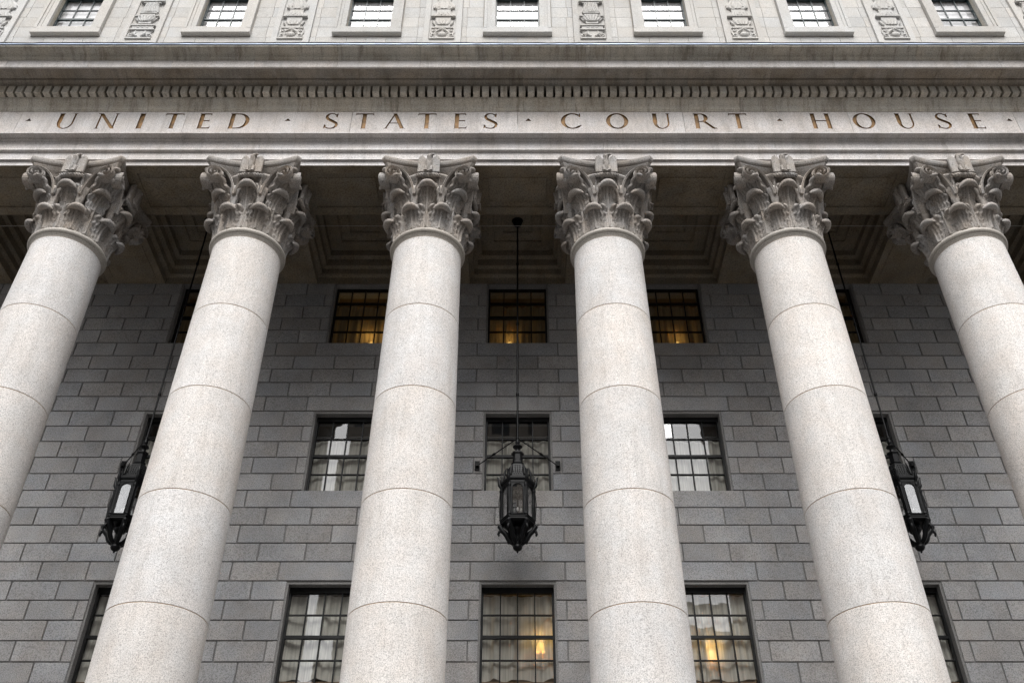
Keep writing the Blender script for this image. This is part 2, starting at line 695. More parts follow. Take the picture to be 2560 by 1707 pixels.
def table_lamp(parent, x, y, z, energy):
    m = MB()
    m.lathe([(0.09, 0), (0.09, 0.02), (0.02, 0.05), (0.025, 0.16), (0.015, 0.22)], 14)
    lp = place('lamp', m.mesh('lamp', 'lamp_body'), parent, (x, y, z))
    m = MB()
    m.lathe([(0.10, 0.20), (0.06, 0.38)], 18, cap=False)
    m.ball((0, 0, 0.27), 0.045)
    g = place('lamp_shade', m.mesh('lamp_shade', 'lamp_glow'), parent, (x, y, z))
    ld = bpy.data.lights.new('lamp_light', 'POINT')
    ld.energy = energy
    ld.color = (1.0, 0.66, 0.22)
    ld.shadow_soft_size = 0.06
    lo = bpy.data.objects.new('lamp_light', ld)
    COL.objects.link(lo)
    lo.parent = parent
    lo.location = Vector((x, y, z + 0.45)) - WLOC[parent]


FR = W + 0.16           # face of the window frames


def portico_window(bay, row):
    z0, z1 = ROWS[row]
    top = z1 if row else 16.92
    m = MB()
    fy0, fy1 = FR, FR + 0.10
    sw = 0.045
    hb = 0.115 if row else 0.03
    m.box(bay - HW, bay - HW + sw, fy0, fy1, z0, top)
    m.box(bay + HW - sw, bay + HW, fy0, fy1, z0, top)
    m.box(bay - HW + sw, bay + HW - sw, fy0 + 0.002, fy1, top - hb, top)
    m.box(bay - HW + sw, bay + HW - sw, fy0 + 0.002, fy1, z0, z0 + 0.07)
    gx0, gx1 = bay - HW + sw, bay + HW - sw
    gz0, gz1 = z0 + 0.07, top - hb
    hs = [gz0 + (gz1 - gz0) * k / 4 for k in range(5)]
    cw = (gx1 - gx0) / 4
    for k in (1, 2, 3):
        x = gx0 + cw * k
        m.box(x - 0.0125, x + 0.0125, fy0 + 0.02, fy1 - 0.02, gz0, gz1)
    for k in (1, 2, 3):
        t = 0.032 if k == 2 else 0.011
        m.box(gx0, gx1, fy0 + (0.008 if k == 2 else 0.024), fy1 - 0.018, hs[k] - t, hs[k] + t)
    wo = place('window', m.mesh('window', 'window_paint'), wall, (0, 0, 0))
    for r in range(4):
        for c in range(4):
            x = gx0 + cw * (c + 0.5)
            z = (hs[r] + hs[r + 1]) / 2
            place('pane', quad_mesh(cw - 0.03, hs[r + 1] - hs[r] - 0.03, 'window_glass'), wo, (x, fy0 + 0.055, z),
                  rot=(random.uniform(-.009, .009), 0, random.uniform(-.009, .009)))
    # the room behind
    m = MB()
    ry0, ry1 = FR + 0.105, FR + 2.2
    rx0, rx1, rz0, rz1 = bay - 1.3, bay + 1.3, z0 - 0.35, min(top + 0.35, top + 0.35)
    v = [(rx0, ry0, rz0), (rx1, ry0, rz0), (rx1, ry1, rz0), (rx0, ry1, rz0), (rx0, ry0, rz1), (rx1, ry0, rz1), (rx1, ry1, rz1), (rx0, ry1, rz1)]
    m.add(v, [(0, 1, 2, 3), (4, 7, 6, 5), (0, 3, 7, 4), (1, 5, 6, 2), (3, 2, 6, 7)])
    # returns beside the opening so that no daylight leaks in
    place('room', m.mesh('room', 'room_wall'), wo, (0, 0, 0))
    m = MB()
    m.box(bay - HW - 0.02, bay + HW + 0.02, FR + 0.11, FR + 0.30, z0 - 0.02, z0 + 0.14 if row == 2 else z0 + 0.02)
    place('window_board', m.mesh('window_board', 'room_wood'), wo, (0, 0, 0))
    ch = (gz1 - gz0) * (0.80 if row < 2 else 0.97)
    cz = z0 + (0.16 if row == 2 else 0.03)
    cm = curtain(2 * HW + 0.04, ch - 0.05, bay * 10 + row, gather=1.0 if row == 2 else 0.3)
    place('curtain', cm.mesh('curtain', 'sheer_curtain' if row else 'tan_curtain'), wo, (bay, FR + 0.15, cz))
    if row < 2:
        m = MB()
        m.box(bay - HW, bay + HW, FR + 0.125, FR + 0.15, hs[3] + 0.10, hs[3] + 0.135)
        m.box(bay - HW, bay + HW, FR + 0.20, FR + 0.23, cz + ch - 0.06, cz + ch - 0.03)
        place('curtain_rail', m.mesh('curtain_rail', 'window_paint'), wo, (0, 0, 0))
    if row == 0 and abs(bay) <= 8:
        lx = {-4: 0.25, 0: -0.2, 4: 0.1, -8: 0.5, 8: -0.5}[bay]
        table_lamp(wo, bay + lx, FR + 0.36, z0 + 0.05, {-4: 3.6, 0: 0.8, 4: 0.9}.get(bay, 0.25))
    if row == 2 and bay in (0, 4):
        table_lamp(wo, bay + (0.47 if bay == 0 else -0.05), FR + 0.32, z0 + (0.62 if bay == 0 else 0.45), 2.4)
    if row == 0 and bay in (-4, 0, 4):
        wo['label'] = 'upper window glowing amber from a lamp inside'
    if row == 2 and bay in (0, 4):
        wo['label'] = 'curtained bottom window with a lit lamp behind it'
    return wo


for b in BAYS[1:-1]:
    for r in range(3):
        portico_window(b, r)

# ------------------------------------------------------------------ portico ceiling with coffers
ceil = thing('portico_ceiling', 'dark coffered stone ceiling between the columns and the wall', 'ceiling', (0, YB, ZS))
HB = 0.75
RINGS = [(0, 0), (0, 0.22), (0.04, 0.24), (0.10, 0.26), (0.10, 0.44), (0.15, 0.46), (0.20, 0.48), (0.20, 0.70),
         (0.25, 0.73), (0.30, 0.75), (0.30, 0.93), (0.62, 0.935), (0.62, 0.99), (0.66, 1.02), (0.86, 1.025), (0.86, 1.07), (0.90, 1.10)]


def coffer_mesh(bay, y0, y1):
    m = MB()
    x0, x1 = -2 + HB, 2 - HB
    vs, fs = [], []
    for ins, z in RINGS:
        vs += [(x0 + ins, y0 + ins, ZS + z), (x1 - ins, y0 + ins, ZS + z), (x1 - ins, y1 - ins, ZS + z), (x0 + ins, y1 - ins, ZS + z)]
    for k in range(len(RINGS) - 1):
        for a in range(4):
            b2 = (a + 1) % 4
            fs.append((k * 4 + a, k * 4 + b2, k * 4 + 4 + b2, k * 4 + 4 + a))
    n = len(RINGS) * 4
    fs.append((n - 4, n - 3, n - 2, n - 1))
    m.add(vs, fs)
    return m


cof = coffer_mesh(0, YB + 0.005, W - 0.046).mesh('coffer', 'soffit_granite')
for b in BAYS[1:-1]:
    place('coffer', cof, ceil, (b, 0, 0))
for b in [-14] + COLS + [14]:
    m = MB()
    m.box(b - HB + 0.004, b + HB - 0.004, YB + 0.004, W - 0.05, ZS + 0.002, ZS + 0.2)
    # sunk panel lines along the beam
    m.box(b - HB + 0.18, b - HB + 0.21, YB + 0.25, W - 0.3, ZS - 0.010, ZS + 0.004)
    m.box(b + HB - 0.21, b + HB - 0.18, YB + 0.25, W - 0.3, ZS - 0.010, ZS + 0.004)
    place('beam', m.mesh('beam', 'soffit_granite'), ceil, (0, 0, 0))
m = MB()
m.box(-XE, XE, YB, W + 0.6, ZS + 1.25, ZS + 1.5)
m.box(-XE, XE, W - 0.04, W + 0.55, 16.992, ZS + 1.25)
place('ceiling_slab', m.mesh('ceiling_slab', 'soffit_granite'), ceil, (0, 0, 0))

# ------------------------------------------------------------------ entablature
ent = thing('entablature', 'pale granite entablature with gilded inscription and dentil cornice above the columns', 'entablature', (0, D, ZS))


def prof_arc(y0, z0, y1, z1, kind, n=6):
    """quarter-round pieces between two profile points"""
    out = []
    for i in range(1, n + 1):
        t = i / n
        if kind == 'ovolo':
            a = t * pi / 2
            out.append((y0 + (y1 - y0) * sin(a), z0 + (z1 - z0) * (1 - cos(a))))
        elif kind == 'cavetto':
            a = t * pi / 2
            out.append((y0 + (y1 - y0) * (1 - cos(a)), z0 + (z1 - z0) * sin(a)))
        else:                                   # cyma
            s = (1 - cos(pi * t)) / 2
            out.append((y0 + (y1 - y0) * s, z0 + (z1 - z0) * t))
    return out


Y2, Y1, YT = YF - 0.045, YF - 0.095, YF - 0.29
P = [(YF, ZS), (YF, zat(402, YF))]
P += prof_arc(*P[-1], Y2 - 0.012, zat(398.5, Y2 - 0.012), 'ovolo', 4)
P += [(Y2, zat(397.5, Y2)), (Y2, zat(382, Y2))]
P += prof_arc(*P[-1], Y1 - 0.02, zat(374.5, Y1 - 0.02), 'cyma', 5)
P += [(Y1 - 0.02, zat(372.5, Y1 - 0.02)), (Y1, zat(371.5, Y1)), (Y1, zat(353.5, Y1))]
P += prof_arc(*P[-1], Y1 - 0.045, zat(346, Y1 - 0.045), 'ovolo', 5)
P += prof_arc(Y1 - 0.05, zat(345, Y1 - 0.05), YT, zat(333.5, YT), 'cavetto', 6)
P += [(YT - 0.004, zat(333, YT - 0.004)), (YT - 0.004, zat(330.7, YT - 0.004))]
ZA = P[-1][1]                         # top of the architrave
P += [(YF + 0.01, ZA + 0.012)]
P_ARCH = P
# architrave blocks meet over the columns
aj = [-XE] + [c for c in (-14, -10, -6, -2, 2, 6, 10, 14)] + [XE]
for a, b in zip(aj[:-1], aj[1:]):
    m = MB()
    g = 0.003
    m.sweep_x(P_ARCH + [(YB, ZA + 0.012), (YB, ZS)], a + g, b - g, ends=True)
    n = len(P_ARCH) + 2
    place('architrave_block', m.mesh('architrave_block', 'trim_granite'), ent, (0, 0, 0))
    # sunk panel on the underside, between two capitals
for b in BAYS:
    m = MB()
    vs, fs = [], []
    R2 = [(2.0, 0, 0), (0.83, 0.24, 0), (0.83, 0.24, 0.05), (0.79, 0.28, 0.055), (0.68, 0.40, 0.055), (0.68, 0.40, 0.03), (0.66, 0.42, 0.025)]
    for hx, iy, z in R2:
        y0, y1 = YF + 0.0005 + iy, YB - 0.0005 - iy
        zz = ZS + 0.0005 + z
        vs += [(b - hx, y0, zz), (b + hx, y0, zz), (b + hx, y1, zz), (b - hx, y1, zz)]
    for k in range(len(R2) - 1):
        for a in range(4):
            c = (a + 1) % 4
            fs.append((k * 4 + a, k * 4 + c, k * 4 + 4 + c, k * 4 + 4 + a))
    n = len(vs)
    fs.append((n - 4, n - 3, n - 2, n - 1))
    m.add(vs, fs)
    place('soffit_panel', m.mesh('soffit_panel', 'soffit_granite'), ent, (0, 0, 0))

# ---- frieze with incised letters
ZF0, ZF1 = ZA - 0.02, zat(280, YF)


def qstrip(pts_a, pts_b):
    return [[pts_a[i], pts_a[i + 1], pts_b[i + 1], pts_b[i]] for i in range(len(pts_a) - 1)]


def bar(x0, y0, x1, y1, w):
    """stroke with horizontal cut ends, w measured along x"""
    return [[(x0 - w / 2, y0), (x0 + w / 2, y0), (x1 + w / 2, y1), (x1 - w / 2, y1)]]


def hbar(x0, x1, y, t):
    return [[(x0, y - t / 2), (x1, y - t / 2), (x1, y + t / 2), (x0, y + t / 2)]]


def serif(x, y, w, up):
    """foot (up=1 at the baseline) or head serif"""
    h = 0.035
    y1 = y + h * up
    return [[(x - w / 2, y), (x + w / 2, y), (x + w / 4, y1), (x - w / 4, y1)]]


def ring(cx, cy, rx, ry, a0, a1, thick, n=20):
    A, B = [], []
    for i in range(n + 1):
        a = radians(a0 + (a1 - a0) * i / n)
        t = thick(a)
        A.append((cx + rx * cos(a), cy + ry * sin(a)))
        B.append((cx + (rx - t) * cos(a), cy + (ry - t * 0.75) * sin(a)))
    return qstrip(A, B)


TK, TN = 0.18, 0.085
round_t = lambda a: TN + (TK - TN) * abs(cos(a)) ** 1.3


def letter(ch):
    """strokes of a Roman capital: cap height 1, returns polygons and width"""
    S = []
    if ch == 'I':
        S = bar(.11, 0, .11, 1, TK) + serif(.11, 0, .26, 1) + serif(.11, 1, .26, -1)
        return S, .22
    if ch == 'T':
        S = bar(.41, 0, .41, 1, TK) + serif(.41, 0, .28, 1) + hbar(.02, .80, .965, .07)
        S += [[(0, .84), (.06, .93), (.10, .94), (.02, 1.0)], [(.82, .84), (.76, .93), (.72, .94), (.80, 1.0)]]
        return S, .82
    if ch == 'E':
        S = bar(.13, 0, .13, 1, TK) + serif(.10, 0, .22, 1) + serif(.10, 1, .22, -1)
        S += hbar(.13, .50, .966, .065) + hbar(.13, .46, .52, .06) + hbar(.13, .54, .034, .066)
        S += [[(.50, .86), (.52, .99), (.44, .95), (.47, .93)], [(.56, .16), (.54, .01), (.46, .05), (.50, .08)], [(.47, .44), (.47, .60), (.43, .545), (.43, .495)]]
        return S, .56
    if ch == 'H':
        S = bar(.14, 0, .14, 1, TK) + bar(.76, 0, .76, 1, TK) + hbar(.14, .76, .52, .062)
        for x in (.14, .76):
            S += serif(x, 0, .27, 1) + serif(x, 1, .27, -1)
        return S, .90
    if ch == 'N':
        S = bar(.12, 0, .12, 1, .065) + bar(.80, 0, .80, 1, .065) + bar(.12, 1, .80, 0, .17)
        S += serif(.12, 0, .22, 1) + serif(.80, 1, .22, -1) + serif(.06, 1, .18, -1)
        return S, .92
    if ch == 'A':
        S = bar(.10, 0, .46, 1, .07) + bar(.80, 0, .44, 1, .165) + hbar(.24, .66, .36, .055)
        S += serif(.10, 0, .22, 1) + serif(.82, 0, .26, 1)
        return S, .92
    if ch == 'U':
        S = bar(.14, .38, .14, 1, TK) + bar(.72, .38, .72, 1, .075) + serif(.14, 1, .27, -1) + serif(.72, 1, .22, -1)
        S += ring(.41, .385, .345, .40, 180, 360, lambda a: .072 + .075 * max(0, -cos(a)) ** 1.2, 22)
        return S, .84
    if ch == 'D':
        S = bar(.13, 0, .13, 1, TK) + serif(.10, 0, .22, 1) + serif(.10, 1, .22, -1)
        S += hbar(.13, .42, .967, .062) + hbar(.13, .42, .033, .062)
        S += ring(.40, .5, .48, .498, -90, 90, round_t, 26)
        return S, .90
    if ch == 'C':
        S = ring(.50, .5, .50, .515, 52, 312, round_t, 34)
        S += [[(.76, .80), (.84, .74), (.85, 1.0), (.80, .99)], [(.78, .14), (.90, .20), (.86, .25), (.76, .17)]]
        return S, .90
    if ch == 'O':
        S = ring(.49, .5, .49, .515, 0, 360, round_t, 44)
        return S, .98
    if ch == 'R':
        S = bar(.13, 0, .13, 1, TK) + serif(.13, 0, .27, 1) + serif(.10, 1, .22, -1)
        S += hbar(.13, .36, .967, .06) + hbar(.13, .38, .47, .055)
        S += ring(.34, .72, .28, .278, -90, 90, round_t, 18)
        S += [[(.36, .47), (.50, .49), (.88, .03), (.74, .02)], [(.72, .03), (.90, .06), (.98, .0), (.80, -.015)]]
        return S, .95
    if ch == 'S':
        A, B = [], []
        pts = [(.50, .80, .05), (.47, .90, .06), (.37, .975, .06), (.27, 1.0, .06), (.15, .95, .085), (.085, .84, .11), (.085, .74, .125), (.14, .64, .14), (.25, .55, .15),
               (.38, .46, .15), (.49, .37, .14), (.53, .26, .125), (.50, .14, .11), (.42, .05, .085), (.30, .01, .06), (.17, .03, .06), (.07, .10, .06), (.03, .22, .05)]
        for i, (x, y, t) in enumerate(pts):
            x0, y0, _ = pts[max(i - 1, 0)]
            x1, y1, _ = pts[min(i + 1, len(pts) - 1)]
            l = sqrt((x1 - x0) ** 2 + (y1 - y0) ** 2)
            nx, ny = -(y1 - y0) / l, (x1 - x0) / l
            A.append((x + nx * t / 2, y + ny * t / 2))
            B.append((x - nx * t / 2, y - ny * t / 2))
        S = qstrip(A, B)
        S += [[(.44, .80), (.53, .74), (.54, 1.0), (.49, .97)], [(.0, .02), (.05, .04), (.10, .22), (.01, .27)]]
        return S, .58
    if ch == '.':
        return [[(-.13, .50), (.13, .50), (0, .67)]], 0
    return [], 0


INSCR = [('.', -11.77), ('U', -10.858), ('N', -9.878), ('I', -9.061), ('T', -8.286), ('E', -7.524), ('D', -6.691), ('.', -5.533),
         ('S', -4.48), ('T', -3.692), ('A', -2.953), ('T', -2.181), ('E', -1.374), ('S', -0.649), ('.', 0.26), ('C', 1.294), ('O', 2.397),
         ('U', 3.463), ('R', 4.508), ('T', 5.317), ('.', 6.315), ('H', 7.30), ('O', 8.337), ('U', 9.335), ('S', 10.238), ('E', 11.043), ('.', 11.847)]
ZL0, CAP = 18.254, 0.572
DEPTH = 0.038
XSQ = {'U': 0.465 / .84, 'N': 0.52 / .92, 'I': 0.15 / .22, 'T': 0.455 / .82, 'E': 0.32 / .56, 'D': 0.50 / .90, 'S': 0.335 / .58, 'A': 0.52 / .92,
       'C': 0.50 / .90, 'O': 0.535 / .98, 'R': 0.53 / .95, 'H': 0.50 / .90, '.': CAP}


def frieze(x0, x1):
    g = 0.004
    a, b = x0 + g, x1 - g
    verts = [Vector((a, ZF0)), Vector((b, ZF0)), Vector((b, ZF1)), Vector((a, ZF1))]
    faces = [[0, 1, 2, 3]]
    owner = [None]
    inside = [(c, x) for c, x in INSCR if x0 < x < x1]
    for li, (c, xc) in enumerate(inside):
        polys, wd = letter(c)
        k = XSQ[c]
        for poly in polys:
            pts = [(xc + (px - wd / 2) * k, ZL0 + py * CAP) for px, py in poly]
            ar = sum(pts[i][0] * pts[(i + 1) % len(pts)][1] - pts[(i + 1) % len(pts)][0] * pts[i][1] for i in range(len(pts)))
            if abs(ar) < 1e-7:
                continue
            if ar < 0:
                pts.reverse()
            n = len(verts)
            verts += [Vector(p) for p in pts]
            faces.append(list(range(n, n + len(pts))))
            owner.append(li)
    ov, oe, of, _, _, ofo = delaunay_2d_cdt(verts, [], faces, 0, 1e-5, True)
    fm = MB()
    own = []
    for f, src in zip(of, ofo):
        l = [owner[s] for s in src if owner[s] is not None]
        own.append(l[0] if l else None)
    fv = [(p.x, YF, p.y) for p in ov]
    fm.add(fv, [f for f, o in zip(of, own) if o is None])
    # sides and back of the block
    n = [(a, YF, ZF0), (b, YF, ZF0), (b, YF, ZF1), (a, YF, ZF1), (a, YF + .4, ZF0), (b, YF + .4, ZF0), (b, YF + .4, ZF1), (a, YF + .4, ZF1)]
    fm.add(n, [(0, 4, 5, 1), (1, 5, 6, 2), (2, 6, 7, 3), (3, 7, 4, 0), (4, 7, 6, 5)])
    blk = place('frieze_block', fm.mesh('frieze_block', 'trim_granite'), ent, (0, 0, 0))
    edge = {}
    for f, o in zip(of, own):
        for i in range(len(f)):
            edge.setdefault(frozenset((f[i], f[(i + 1) % len(f)])), []).append(o)
    for li, (c, xc) in enumerate(inside):
        lm = MB()
        vs = [(p.x, YF + DEPTH, p.y) for p in ov]
        lm.add(vs, [f for f, o in zip(of, own) if o == li])
        for e, os_ in edge.items():
            if li in os_ and any(o != li for o in os_):
                i, j = tuple(e)
                lm.add([(ov[i].x, YF, ov[i].y), (ov[j].x, YF, ov[j].y), (ov[j].x, YF + DEPTH, ov[j].y), (ov[i].x, YF + DEPTH, ov[i].y)], [(0, 1, 2, 3)])
        me = lm.mesh('letter', 'gilding')
        import bmesh
        bm = bmesh.new()
        bm.from_mesh(me)
        bmesh.ops.delete(bm, geom=[v for v in bm.verts if not v.link_faces], context='VERTS')
        bm.to_mesh(me)
        bm.free()
        o = place('interpunct' if c == '.' else 'letter', me, blk, (0, 0, 0))
        if c != '.':
            o['label'] = 'gilded incised Roman capital ' + c


fj = [-XE, -16, -12, -8, -4, 0, 4, 8, 12, 16, XE]
for a, b in zip(fj[:-1], fj[1:]):
    frieze(a, b)

# ---- bed moulding, dentils, cornice
YD0 = 14.30
ZD0 = zat(243.5, YD0)
YD = 14.16
ZD1 = zat(216, YD)
YS = 14.01
ZSF = zat(197, YS)
YC = 13.66
ZC1 = zat(152.5, YC)
P = [(YF, ZF1 - 0.005), (YF - 0.02, ZF1), (YF - 0.02, zat(276.5, YF - 0.02))]
P += prof_arc(*P[-1], YF - 0.045, zat(272, YF - 0.045), 'ovolo', 5)
P += [(YF - 0.05, zat(270.5, YF - 0.05)), (YF - 0.05, zat(268, YF - 0.05))]
P += prof_arc(*P[-1], YD0 + 0.01, ZD0 - 0.02, 'cyma', 10)
P += [(YD0, ZD0 - 0.01), (YD0, ZD0 - 0.004), (YF - 0.02, ZD0 - 0.002), (YF - 0.02, ZD1)]
P_BED = P
bj = [-XE] + [x - 0.6 for x in range(-16, 18, 2)] + [XE]
for i, (a, b) in enumerate(zip(bj[:-1:2], bj[2::2])):
    m = MB()
    m.sweep_x(P_BED + [(YF + 0.4, ZD1), (YF + 0.4, ZF1 - 0.005)], a + 0.002, b - 0.002)
    place('bed_moulding', m.mesh('bed_moulding', 'cornice_granite'), ent, (0, 0, 0))
PITCH = 4 / 18
m = MB()
m.box(-0.08, 0.08, YD, YF - 0.022, ZD0, ZD1 - 0.001)
den = m.mesh('dentil', 'cornice_granite')
k0 = int(14 / PITCH)
for k in range(-k0, k0 + 1):
    place('dentil', den, ent, (k * PITCH + random.uniform(-.003, .003) + PITCH / 2, random.uniform(-.003, .003), 0))

P = [(YD0 + 0.02, ZD1 + 0.0), (YD - 0.006, ZD1 + 0.0), (YD - 0.006, zat(213, YD - 0.006))]
P += [(YD - 0.012, zat(212, YD - 0.012))]
P += prof_arc(*P[-1], YS + 0.02, zat(198.5, YS + 0.02), 'ovolo', 7)
P += [(YS, ZSF - 0.02), (YS, ZSF), (YC + 0.05, ZSF + 0.004), (YC + 0.05, ZSF - 0.02), (YC, ZSF - 0.024), (YC, ZC1)]
P += prof_arc(*P[-1], YC - 0.05, zat(145.5, YC - 0.05), 'cyma', 5)
P += [(YC - 0.055, zat(145, YC - 0.055)), (YC - 0.055, zat(142.5, YC - 0.055))]
P += prof_arc(*P[-1], YC - 0.27, zat(117, YC - 0.27), 'cyma', 12)
P += [(YC - 0.285, zat(116.6, YC - 0.285)), (YC - 0.285, zat(113.6, YC - 0.285))]
P_COR = P
ZTOP = P[-1][1]
YTOP = P[-1][0]
P_BACK = [(AT + 0.3, ZTOP + 0.15), (AT + 0.3, ZSF + 0.05)]
ic = next(i for i, q in enumerate(P_COR) if abs(q[0] - (YC + 0.05)) < 1e-6) - 1
P_OVO = P_COR[:ic + 1] + [(YC + 0.052, ZSF + 0.003), (YC + 0.052, ZSF + 0.05), (AT + 0.3, ZSF + 0.05), (AT + 0.3, ZD1)]
P_COR = P_COR[ic + 1:]
P_COR[0] = (YC + 0.05, ZSF + 0.05)
ik = next(i for i, q in enumerate(P_COR) if abs(q[0] - YC) < 1e-6 and abs(q[1] - ZC1) < 1e-6)
P_FAC = P_COR[:ik + 1] + [(YC + 0.25, ZC1), (YC + 0.25, ZSF + 0.05)]
P_COR = [(YC + 0.02, ZC1 + 0.001)] + P_COR[ik + 1:]
P_BACK = [(AT + 0.3, ZTOP + 0.15), (AT + 0.3, ZC1 + 0.001)]
cj = [-XE] + [x - 0.35 for x in range(-16, 18, 2)] + [XE]
for a, b in zip(cj[:-1], cj[1:]):
    m = MB()
    m.sweep_x(P_COR + P_BACK, a + 0.003, b - 0.003)
    place('cornice_block', m.mesh('cornice_block', 'cornice_granite'), ent, (0, 0, 0))
    m = MB()
    m.sweep_x(P_FAC, a + 0.003, b - 0.003)
    place('corona_block', m.mesh('corona_block', 'trim_granite'), ent, (0, 0, 0))
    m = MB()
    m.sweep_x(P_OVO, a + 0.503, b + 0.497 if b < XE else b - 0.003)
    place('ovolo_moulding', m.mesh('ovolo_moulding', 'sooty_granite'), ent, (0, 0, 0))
# metal gutter edge on top of the cornice
m = MB()
xs = [-XE + 0.25 * i for i in range(int(2 * XE / 0.25) + 1)]
rnd = random.Random(3)
wob = [rnd.uniform(-0.006, 0.006) for _ in xs]
prof = [(0.0, 0.0), (-0.018, 0.004), (-0.022, 0.03), (-0.006, 0.065), (0.02, 0.075), (0.4, 0.10)]
vs = [(x, YTOP + y, ZTOP + 0.002 + z + (w if z > 0.01 else 0)) for x, w in zip(xs, wob) for y, z in prof]
n = len(prof)
m.add(vs, [(i * n + k, i * n + k + 1, (i + 1) * n + k + 1, (i + 1) * n + k) for i in range(len(xs) - 1) for k in range(n - 1)])
place('gutter', m.mesh('gutter', 'zinc_flashing'), ent, (0, 0, 0))
m = MB()
m.tube([(x, YTOP - 0.0, ZTOP + 0.085 + 2 * w) for x, w in zip(xs, wob)], 0.022, 6)
m.tube([(x, YTOP - 0.012, ZTOP + 0.004) for x in xs], 0.012, 6)
place('gutter_bead', m.mesh('gutter_bead', 'flashing_edge'), ent, (0, 0, 0))

# ------------------------------------------------------------------ attic storey
ZA0 = ZTOP + 0.16
attic = thing('attic_storey', 'pale ashlar upper storey with windows and carved panels above the cornice', 'upper storey', (0, AT, ZA0))
AZ0, AZ1, AHW = 23.012 * KA, 24.90 * KA, 0.61 * KA
PHW = 0.515 * KA
m = MB()
for i in range(len(edges) // 2):
    pass
ae = [-XE]
for b in BAYS[1:-1]:
    ae += [b - AHW, b + AHW]
ae.append(XE)
for i in range(0, len(ae), 2):
    m.box(ae[i], ae[i + 1], AT + 0.02, AT + 0.5, ZA0, 28.0)
for b in BAYS[1:-1]:
    m.box(b - AHW, b + AHW, AT + 0.0205, AT + 0.5, ZA0, AZ0)
    m.box(b - AHW, b + AHW, AT + 0.0205, AT + 0.5, AZ1, 28.0)
place('wall_core', m.mesh('wall_core', 'cornice_granite'), attic, (0, 0, 0))
# ashlar facing
AL = [(24.11 + 0.478 * k) * KA for k in range(-8, 9)]


def ablock(w, h, key={}):
    k = (round(w, 3), round(h, 3))
    if k not in key:
        mm = MB()
        mm.box(-w / 2, w / 2, -0.0, 0.021, -h / 2, h / 2)
        key[k] = mm.mesh('ashlar_block', 'attic_granite')
    return key[k]


for b in BAYS[1:-1]:
    for z0, z1 in zip(AL[:-1], AL[1:]):
        if z1 < 21.6 or z0 > 25.5:
            continue
        for sgn in (-1, 1):
            full = z1 < 22.72 * KA
            xi = 0.0 if full else 0.935 * KA
            cuts = [xi, 1.34 + random.uniform(-.03, .03), 2 - PHW]
            if full:
                cuts = [0.0, 0.52, 1.34, 2 - PHW]
            for a, c in zip(cuts[:-1], cuts[1:]):
                w = c - a - 0.010
                x = b + sgn * (a + c) / 2
                place('ashlar_block', ablock(w, z1 - z0 - 0.010), attic, (x, AT + random.uniform(-.0015, .0015), (z0 + z1) / 2))

